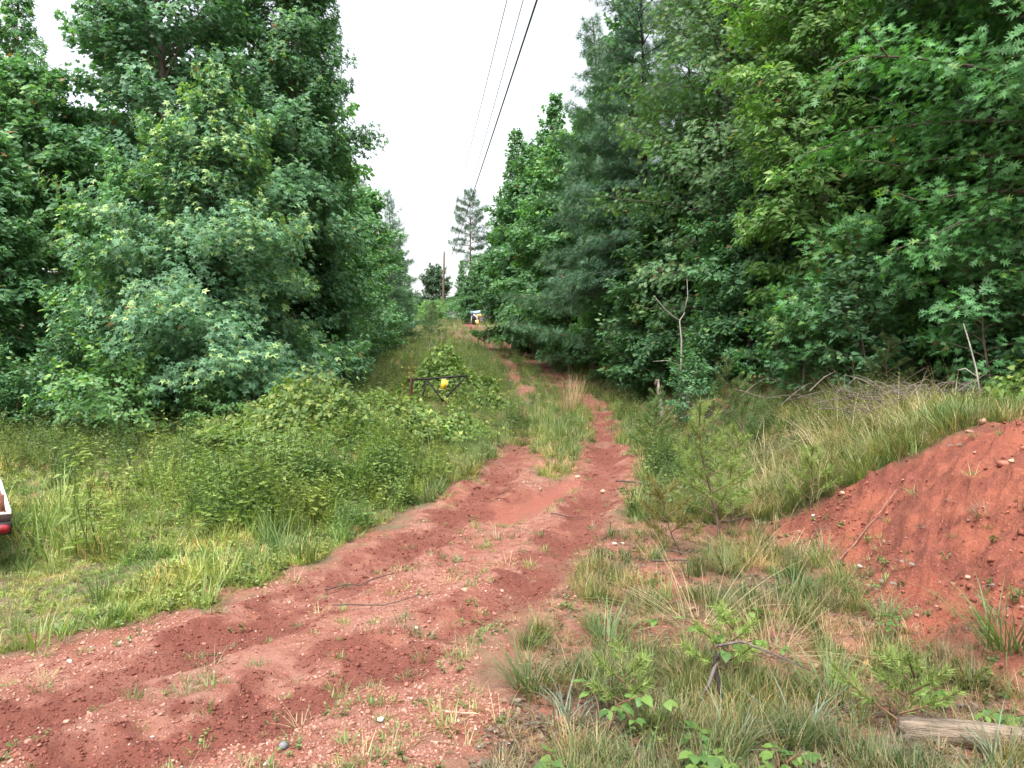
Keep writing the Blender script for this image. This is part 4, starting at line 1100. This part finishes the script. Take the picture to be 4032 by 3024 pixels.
def log_mesh(seed, L, r0, col):
    r = np.random.default_rng(seed); n = 12
    x = np.linspace(-L / 2, L / 2, n)
    mb = MB(); v = []; f = []; sd_ = 16
    for i in range(n):
        for k in range(sd_):
            a = k * 2 * math.pi / sd_
            rr = r0 * (1 + .16 * math.sin(k * 2.7) + .12 * math.sin(k * 5.1 + 1) + .06 * noise(np.array([x[i] * 6]), np.array([k * 1.3]), seed)[0]) * (1 - .15 * i / n)
            v.append((x[i] + .02 * math.sin(k * 1.9) * (i in (0, n - 1)), rr * math.cos(a), rr * math.sin(a) + .012 * math.sin(i * .7)))
    for i in range(n - 1):
        for k in range(sd_):
            p, q = i * sd_ + k, i * sd_ + (k + 1) % sd_
            f += [(p, q, q + sd_), (p, q + sd_, p + sd_)]
    c0, c1 = len(v), len(v) + 1
    v += [(-L / 2, 0, 0), (L / 2, 0, 0)]
    for k in range(sd_):
        f += [(c0, (k + 1) % sd_, k), (c1, (n - 1) * sd_ + k, (n - 1) * sd_ + (k + 1) % sd_)]
    mb.add(v, f, col); return mb.mesh('log', M_WOOD)
o = obj('log', log_mesh(3, 1.1, .052, (.24, .19, .145)), None, (2.28, 3.22, gz(2.1, 3.22) + .06), (R_(12), R_(-1), R_(-14)))
tag(o, 'weathered grey split log lying at the bottom right corner', 'log')

def stick(x, y, L, rz, rad, lb, col=(.13, .09, .075), fork=True, seed=0, lift=.015):
    r = np.random.default_rng(seed + 900)
    t = np.linspace(-.5, .5, 7); dx, dy = math.cos(rz), math.sin(rz)
    wob = np.cumsum(r.normal(0, .035, 7)) * L
    px, py = x + dx * t * L - dy * wob, y + dy * t * L + dx * wob
    z = hz(px, py) + lift + rad
    z = z + .03 * L * np.abs(np.sin(t * 4))
    e = obj('stick', None, None, (x, y, 0)); tag(e, lb, 'stick', 'sticks on the ground')
    p = np.stack([px - x, py - y, z], 1)
    mb = MB(); tube(mb, p, rad * (1 - .5 * (t + .5)), col, 6); obj('stem', mb.mesh('stem', M_BARK, True), e)
    if fork:
        q = p[4]; d = nrm(np.array([dx * .7 + dy * .7, dy * .7 - dx * .7, .15]))
        mb = MB(); tube(mb, [q, q + d * L * .18, q + d * L * .3 + (0, 0, -.01)], [rad * .6, rad * .4, rad * .2], col, 5); obj('twig', mb.mesh('twig', M_BARK, True), e)
for a in ((1.95, 9.3, 1.3, R_(-8), .011, 'long dark branch arching from the track edge to the little pines', (.07, .06, .05), True, 1, .1),
          (1.5, 6.35, .62, R_(8), .011, 'forked dark stick beside the foot of the little pine', (.09, .065, .055), True, 2),
          (1.62, 6.6, .5, R_(-25), .008, 'thinner stick crossing behind the forked dark stick', (.10, .075, .06), True, 3),
          (-.24, 3.55, .16, R_(8), .007, 'short pale peeled stick on the gravel at the bottom centre', (.42, .25, .19), False, 4),
          (.62, 8.15, .45, R_(22), .008, 'dark stick lying in the smooth red washout', (.10, .07, .06), False, 5),
          (-1.15, 5.7, .55, R_(30), .007, 'dark stick on the left edge of the track', (.09, .06, .05), False, 6),
          (-.9, 5.2, .7, R_(24), .006, 'long thin stick beside the left wheel rut', (.11, .08, .065), False, 7),
          (.35, 4.1, .5, R_(38), .006, 'thin stick at the edge of the foreground weeds', (.14, .11, .09), True, 8),
          (2.95, 6.3, .9, R_(38), .008, 'bare root running across the red bank', (.20, .12, .09), True, 9),
          (2.6, 8.0, 1.0, R_(25), .010, 'dark stick under the dry grass at the top of the bank', (.10, .08, .07), True, 10),
          (1.55, 3.6, .45, R_(-35), .006, 'dark twig among the foreground grass blades', (.10, .08, .07), True, 11)):
    stick(*a[:6], *a[6:9], lift=a[9] if len(a) > 9 else .015)
thing_tubes('charred_stub', 'charred upright stub in the middle of the foreground weeds', 'stub', 1.02, 3.72, [
    ('stem', [(.03, 0, -.05), (.02, 0, .08), (-.01, 0, .2), (.0, 0, .24), (.02, 0, .27)], [.013, .012, .011, .009, .005], (.05, .042, .038)),
    ('branch', [(0, 0, .22), (-.04, -.02, .12), (-.1, -.03, .03)], [.009, .008, .005], (.14, .12, .11)),
    ('branch', [(0, 0, .3), (.12, -.02, .33), (.26, -.04, .28), (.45, -.06, .2)], [.008, .006, .005, .003], (.14, .11, .1))])

# brush pile of grey twigs above the bank
def brush(seed, n, rx, ry, h):
    r = np.random.default_rng(seed); mb = MB()
    for i in range(n):
        b = np.array([r.normal(0, rx), r.normal(0, ry), r.uniform(0, h * .6)])
        a = r.random() * 6.28; L = r.uniform(.25, .7)
        d = np.array([math.cos(a), math.sin(a) * .6, r.uniform(-.1, .6)]) * L
        k = r.normal(0, .06, 3)
        tube(mb, [b - d * .5, b - d * .15 + k, b + d * .2 + k * 1.4, b + d * .5 - UP * .06], [.006, .005, .004, .002], np.array((.15, .125, .11)) * r.uniform(.5, 1.25), 3, False)
    return mb.mesh('twigs', M_BARK)
for x, y, n, rx, ry, h, lb in ((4.75, 8.7, 190, .55, .3, .5, 'pile of dead grey brush behind the crest of the red bank'), (3.5, 12.4, 60, .3, .2, .6, 'tangle of dead twigs near the foot of the bright long leaved tree'), (-.3, 66.0, 60, .7, .4, .5, 'brown dead brush right of the yellow machine')):
    e = obj('brush_pile', brush(int(x * 10) + 50, n, rx, ry, h), None, (x, y, gz(x, y))); tag(e, lb, 'brush pile')
# dry weed stalks in the vines
def stalks(seed, n, h, lean, col, heads):
    r = np.random.default_rng(seed); mb = MB()
    for i in range(n):
        b = np.array([r.normal(0, .12), r.normal(0, .08), -.05]); hh = h * r.uniform(.6, 1.1)
        t = b + np.array([lean + r.normal(0, .14), r.normal(0, .1), 1.]) * hh
        m = (b + t) / 2 + r.normal(0, .03, 3)
        tube(mb, [b, m, t], [.006, .005, .002], col, 3, False)
        for k in range(heads):
            q = b + (t - b) * r.uniform(.65, 1.); d = np.array([r.normal(0, .4) + lean, r.normal(0, .3), .7]) * .16
            tube(mb, [q, q + d * .5, q + d], [.003, .002, .001], col, 3, False)
    return mb.mesh('stalks', M_BARK)
for x, y, n, h, ln, c, lb in ((-3.15, 13.6, 7, 1.35, -.35, (.16, .12, .09), 'dry brown stalks rising from the vines before the front sweetgum'), (-4.3, 13.4, 6, 1.2, -.7, (.15, .09, .085), 'reddish feathery dead stalks leaning left by the vines'),
        (-2.55, 18.3, 5, 1.3, .05, (.20, .07, .05), 'rusty seed stalks just left of the gate post'), (-1.2, 40, 14, 1.4, .05, (.17, .15, .10), 'upright tan stalks on the slope below the small cedar'), (5.9, 8.3, 3, .9, .2, (.25, .2, .14), 'few dry stalks before the dark hollow on the right')):
    e = obj('dry_stalks', stalks(int(abs(x) * 31), n, h, ln, c, 5), None, (x, y, gz(x, y))); tag(e, lb, 'stalks')

# ------------------------------------------------------------------ tall grass clumps
def clump(seed, n, lmin, lmax, lean, curl, c0, c1, w=.0035, spread=.12, segs=7, bias=None, green=0):
    r = np.random.default_rng(seed); mb = MB()
    blades(mb, r, n, spread, lmin, lmax, w, lean, curl, c0, c1, segs)
    if green:
        blades(mb, r, green, spread, lmin * .3, lmax * .45, w * 1.2, lean, curl, D0, G0, 4)
    me = mb.mesh('blades', M_GRASS1)
    return me
def put_clump(x, y, label, mesh, rz=0., s=1., group=None, tilt=(0, 0)):
    o = obj('grass_clump', mesh, None, (x, y, gz(x, y) - .01), (tilt[0], tilt[1], rz), s); tag(o, label, 'grass', group)
STR0, STR1 = (.4, .33, .2), (.52, .44, .29)
C_arch = clump(1, 110, .35, 1.0, 1.12, .9, (.3, .24, .14), (.42, .35, .21), .0018, .26, 8, green=40)
C_arch2 = clump(2, 190, .6, 1.15, .75, 1.3, STR0, STR1, .0024, .34, 8, green=90)
C_green = clump(3, 110, .25, .55, .5, 1.2, (.075, .12, .045), (.12, .17, .06), .004, .12, 5)
C_blue = clump(4, 46, .2, .42, .6, 1.2, (.12, .165, .11), (.18, .22, .165), .004, .1, 5)
C_broom = clump(5, 90, .7, 1.15, .16, .5, (.33, .23, .13), (.45, .34, .21), .0035, .14, 5, green=70)
C_dead = clump(6, 90, .12, .3, .9, .9, (.16, .12, .09), (.26, .2, .15), .003, .08, 4)
put_clump(1.22, 4.75, 'straw coloured arching grass clump fanning over the edge of the foreground weeds', C_arch, 2.2, 1.0, None, (0, -.25))
put_clump(1.5, 4.35, 'second straw clump tangled behind the fanning one', C_arch, .6, .8, None, (0, -.3))
put_clump(2.15, 6.6, 'long straw blades arching over the foot of the little pine', C_arch, 4.0, .95)
for x, y, s, rz, lb in ((3.05, 8.6, .95, .4, 'pale arching grass at the left end of the bank crest'), (3.55, 8.3, 1.0, 1.9, 'pale arching grass hanging over the middle of the bank crest'), (3.9, 8.9, 1.0, 3.3, 'pale arching grass behind the middle of the bank crest'),
        (4.3, 8.2, .85, 4.1, 'pale arching grass before the dead brush pile'), (3.3, 9.7, .9, 5.0, 'arching grass between the bank crest and the pines'), (2.75, 8.15, .8, 5.6, 'arching straw where the bank meets the tallest little pine'), (3.25, 7.85, .75, 2.9, 'straw drooping over the left shoulder of the red bank'), (3.75, 7.6, .75, .2, 'straw drooping over the red bank near its middle'), (4.1, 7.5, .7, 1.2, 'straw drooping over the red bank below the brush pile'), (4.7, 7.9, .75, 3.9, 'straw tuft right behind the flat tan stone on the bank'), (2.9, 9.4, .8, 1.0, 'pale straw between the bushy pine and the bank'), (5.2, 9.0, .85, 2.5, 'arching grass above the right end of the red bank'), (4.5, 9.8, .9, .9, 'arching grass in front of the oak saplings')):
    put_clump(x, y, lb, C_arch2, rz, s)
put_clump(1.25, 16.6, 'upright tan broomsedge between the two wheel ruts', C_broom, 1.0, 1.05)
put_clump(1.55, 17.6, 'paler broomsedge just behind the first broomsedge', C_broom, 3.0, .9)
put_clump(3.9, 14.0, 'round dry grass clump beside the leaning grey post', C_arch2, 2.0, .5)
for x, y, s, lb, c in ((2.72, 4.1, 1.0, 'dense green grass clump at the right edge below the bank', C_green), (2.1, 5.55, .85, 'green grass clump at the foot of the red bank', C_green), (1.75, 6.1, .75, 'green grass clump below the little pine', C_green),
        (1.35, 3.45, .95, 'silvery broad grass blades by the charred stub', C_blue), (.95, 3.3, .9, 'silvery broad blades left of the charred stub', C_blue), (.25, 3.5, .9, 'silvery grass at the left end of the foreground weeds', C_blue), (2.0, 3.05, .9, 'silvery blades in front of the weathered log', C_blue),
        (.1, 3.9, .8, 'low green clump at the corner of the weeds and track', C_green), (.6, 4.6, .8, 'green clump among the straw at the weeds edge', C_green), (1.6, 3.75, .8, 'green clump in the middle of the foreground weeds', C_green), (3.35, 5.3, .7, 'dead brown grass tuft high on the red bank', C_dead), (2.5, 5.0, .6, 'small green clump on the lower bank', C_green)):
    put_clump(x, y, lb, c, x * 7, s)

# ------------------------------------------------------------------ little pines
def little_pine(seed, H, nb, blen, c0, c1, lean=0., nl=.07):
    r = np.random.default_rng(seed); st = MB(); nd = MB()
    def tk(t): return np.array([lean * t * H + .03 * math.sin(t * 5 + seed) * H, .02 * math.sin(t * 4) * H, t * H])
    tube(st, [tk(t) for t in np.linspace(-.05, 1, 8)], np.linspace(.016, .003, 8) * (H / 1.2), (.12, .08, .06), 6)
    P, A = [], []
    def needles(p0, p1, per):
        n = int(np.linalg.norm(p1 - p0) * per) + 6
        t = r.random((n, 1)); q = p0 + (p1 - p0) * t
        d = nrm(p1 - p0); rnd = r.normal(0, 1, (n, 3)); rnd = nrm(rnd - (rnd @ d)[:, None] * d)
        P.append(q); A.append(d * .8 + rnd * .75 + UP * .15)
    needles(tk(.6), tk(1.02), 260)
    for i in range(nb):
        t = .12 + .85 * (i + r.random() * .5) / nb
        a = i * 2.3 + r.random(); L = blen * (1 - .75 * t) * r.uniform(.7, 1.2) + .06
        e = .35 + .5 * t
        d = np.array([math.cos(a) * math.cos(e), math.sin(a) * math.cos(e), math.sin(e)])
        b = tk(t); m = b + d * L * .5; tp = b + d * L + UP * .1 * L
        tube(st, [b, m, tp], [.006, .004, .002], (.16, .1, .06), 4, False)
        needles(b + d * L * .3, m, 300); needles(m, tp, 520)
        for k in range(3):
            sgn = 1 if k % 2 else -1
            s0 = b + d * L * (.35 + .2 * k); sd2 = nrm(d * .8 + nrm(np.cross(d, UP)) * sgn + UP * .25) * L * .32
            needles(s0, s0 + sd2, 480)
    P = np.concatenate(P); A = nrm(np.concatenate(A)); n = len(P)
    sdv = nrm(np.cross(A, r.normal(0, 1, (n, 3)))); L = (nl * r.uniform(.7, 1.25, n))[:, None]
    v = np.stack([P - sdv * .0024, P + sdv * .0024, P + A * L - UP * .1 * L], 1)
    nd.add(v.reshape(-1, 3), np.arange(3 * n).reshape(-1, 3), np.repeat(leaf_cols(r, n, c0, c1), 3, axis=0))
    return st.mesh('trunk', M_BARK, True), nd.mesh('needles', M_NEEDLE)
PN0, PN1 = (.14, .21, .05), (.22, .29, .08)
for sd_, x, y, H, nb, bl, ln, c0, c1, lb in (
        (1, 2.0, 7.3, 1.3, 20, .5, -.12, PN0, PN1, 'tallest little pine with yellow green needles at the foot of the bank'),
        (2, 2.3, 7.9, .95, 16, .42, .1, PN0, PN1, 'little pine growing close behind the tallest one'),
        (3, 1.52, 6.7, .62, 10, .34, -.35, (.13, .11, .03), (.17, .17, .045), 'browning little pine leaning toward the track'),
        (4, 2.15, 11.2, .85, 15, .4, -.05, (.06, .12, .035), (.1, .17, .045), 'bushy green little pine at the track side beyond the dark branch'),
        (5, 3.25, 10.6, 1.05, 17, .42, .0, (.06, .115, .035), (.1, .16, .045), 'dark green little pine above the pale arching grass'),
        (6, 3.0, 7.5, .6, 11, .3, .05, PN0, PN1, 'small bright pine at the left end of the bank'),
        (7, 3.65, 12.6, 1.05, 15, .4, .0, (.065, .11, .035), (.1, .15, .045), 'little pine in shade before the bright long leaved tree'),
        (8, 5.0, 9.9, .8, 13, .36, .0, (.06, .105, .035), (.09, .14, .04), 'little pine rising out of the brush on the right'),
        (9, 1.12, 3.95, .34, 8, .26, .15, PN0, PN1, 'pine seedling behind the charred stub'),
        (10, 1.72, 3.35, .3, 8, .28, .3, PN0, PN1, 'pine seedling with drooping sprays near the weathered log'),
        (11, .55, 3.55, .25, 7, .2, -.1, PN0, PN1, 'tiny pine seedling left of the charred stub'),
        (12, 2.6, 13.3, .9, 14, .36, .0, (.055, .11, .035), (.09, .15, .045), 'slim little pine next to the leaning grey post')):
    e = obj('pine_sapling', None, None, (x, y, gz(x, y))); tag(e, lb, 'sapling')
    a, b = little_pine(sd_, H, nb, bl, c0, c1, ln, .065 if H > .5 else .05)
    obj('trunk', a, e); obj('needles', b, e)

# ------------------------------------------------------------------ brambles with leaves one can count
LM = []
for k in range(3):
    mb = MB(); tv, tf = ovate_leaf(.30 + .03 * k)
    mb.add(tv, tf, np.array([(.10, .18, .04), (.13, .21, .05), (.075, .15, .04)][k])); LM.append(mb.mesh('leaf', M_LEAF, True))
def bramble(x, y, H, nst, lb, sz, seed):
    r = random.Random(seed)
    e = obj('bramble', None, None, (x, y, gz(x, y))); tag(e, lb, 'bramble')
    for i in range(nst):
        st = MB()
        a = r.uniform(0, 6.28); L = H * r.uniform(.7, 1.2)
        d = Vector((math.cos(a), math.sin(a), 0))
        p = [Vector((0, 0, -.02)) + d * .02, d * L * .3 + Vector((0, 0, L * .55)), d * L * .7 + Vector((0, 0, L * .75)), d * L * 1.1 + Vector((0, 0, L * .68))]
        tube(st, [q[:] for q in p], [.004, .0035, .0025, .0015], (.14, .08, .05), 4, False)
        obj('stem', st.mesh('stem', M_BARK), e)
        for q, t in ((p[1], 0), (p[1].lerp(p[2], .5), 1), (p[2], 2), (p[3], 3)):
            az = a + (1.3 if t % 2 else -1.3) * r.uniform(.4, 1.1) * (t < 3)
            for k in (-1, 0, 1):
                if r.random() < .06: continue
                o = obj('leaf', r.choice(LM), e, q + Vector((math.cos(az), math.sin(az), .05)) * .02)
                o.rotation_euler = Euler((r.uniform(-.35, .35), r.uniform(-.15, .5), az + k * 1.05)); s = sz * r.uniform(.7, 1.15) * (1.1 if k == 0 else .9)
                o.scale = (s, s, s)
for a in ((1.2, 4.15, .3, 4, 'leafy bramble standing behind the charred stub', .06, 1), (.42, 3.42, .2, 3, 'small bramble at the left of the foreground weeds', .06, 2), (.78, 3.12, .14, 3, 'bright bramble at the bottom edge of the picture', .07, 3),
          (1.1, 3.05, .12, 3, 'low bramble at the bottom right of the bright one', .06, 4), (2.15, 3.75, .14, 3, 'bramble above the weathered log', .055, 5), (2.3, 3.45, .12, 3, 'bramble touching the weathered log', .055, 6), (.2, 3.02, .12, 3, 'tiny bramble at the corner where weeds meet gravel', .055, 7),
          (2.35, 4.5, .14, 2, 'sparse bramble low on the red bank', .06, 8), (5.55, 7.5, .35, 4, 'bright bramble on the crest at the right edge', .12, 9)):
    bramble(*a)

# ------------------------------------------------------------------ stones one can count
def stone(x, y, s, lb, col, seed, group='stones on the ground'):
    o = obj('stone', rock_mesh(seed + 300, .6, M_STONE, 'stone', col), None, (x, y, gz(x, y) + s * .12), (random.uniform(-.3, .3), random.uniform(-.3, .3), random.uniform(0, 6.28)), s)
    tag(o, lb, 'stone', group)
TAN, OCH, GRY, RED = (.5, .31, .22), (.46, .25, .1), (.42, .4, .38), (.38, .16, .11)
for i, (x, y, s, lb, c) in enumerate(((4.25, 6.75, .13, 'flat tan stone on the top edge of the red bank', TAN), (4.05, 6.6, .09, 'small tan stone below the top edge of the bank', TAN), (3.75, 5.7, .12, 'reddish stone pair member high on the right bank', RED),
        (3.72, 5.55, .07, 'little stone under the reddish one on the bank', TAN), (3.2, 7.2, .08, 'pale pink stone at the left shoulder of the bank', TAN), (2.95, 7.3, .06, 'small grey stone on the left shoulder of the bank', GRY),
        (1.98, 4.45, .15, 'rusty red stone at the lower foot of the bank', RED), (2.2, 4.45, .08, 'ochre stone beside the rusty red stone', OCH), (2.02, 4.25, .09, 'ochre broken stone by the weeds under the bank', OCH), (1.72, 4.2, .07, 'pale stone in the weeds under the bank', TAN),
        (.95, 6.95, .07, 'white stone on the right side of the track', (.55, .48, .42)), (1.05, 7.05, .06, 'small white stone next to the other white stone', (.55, .48, .42)), (-.62, 3.5, .055, 'white chalky stone on the foreground gravel', (.62, .58, .53)),
        (-.98, 3.2, .06, 'blue grey stone at the bottom of the track', (.2, .2, .22)), (.9, 10.2, .10, 'pale stone at the head of the red washout', TAN), (1.15, 9.4, .09, 'tan stone right of the red washout', TAN), (.35, 9.6, .08, 'tan stone on the rim of the washout', TAN),
        (-.35, 5.5, .07, 'round tan stone on the middle of the track', TAN), (-.55, 6.1, .07, 'red stone between the wheel ruts', RED), (2.75, 5.9, .06, 'little white stone in the middle of the bank', (.5, .46, .42)), (3.0, 4.9, .05, 'tiny pale stone low on the bank', TAN))):
    stone(x, y, s, lb, c, i)
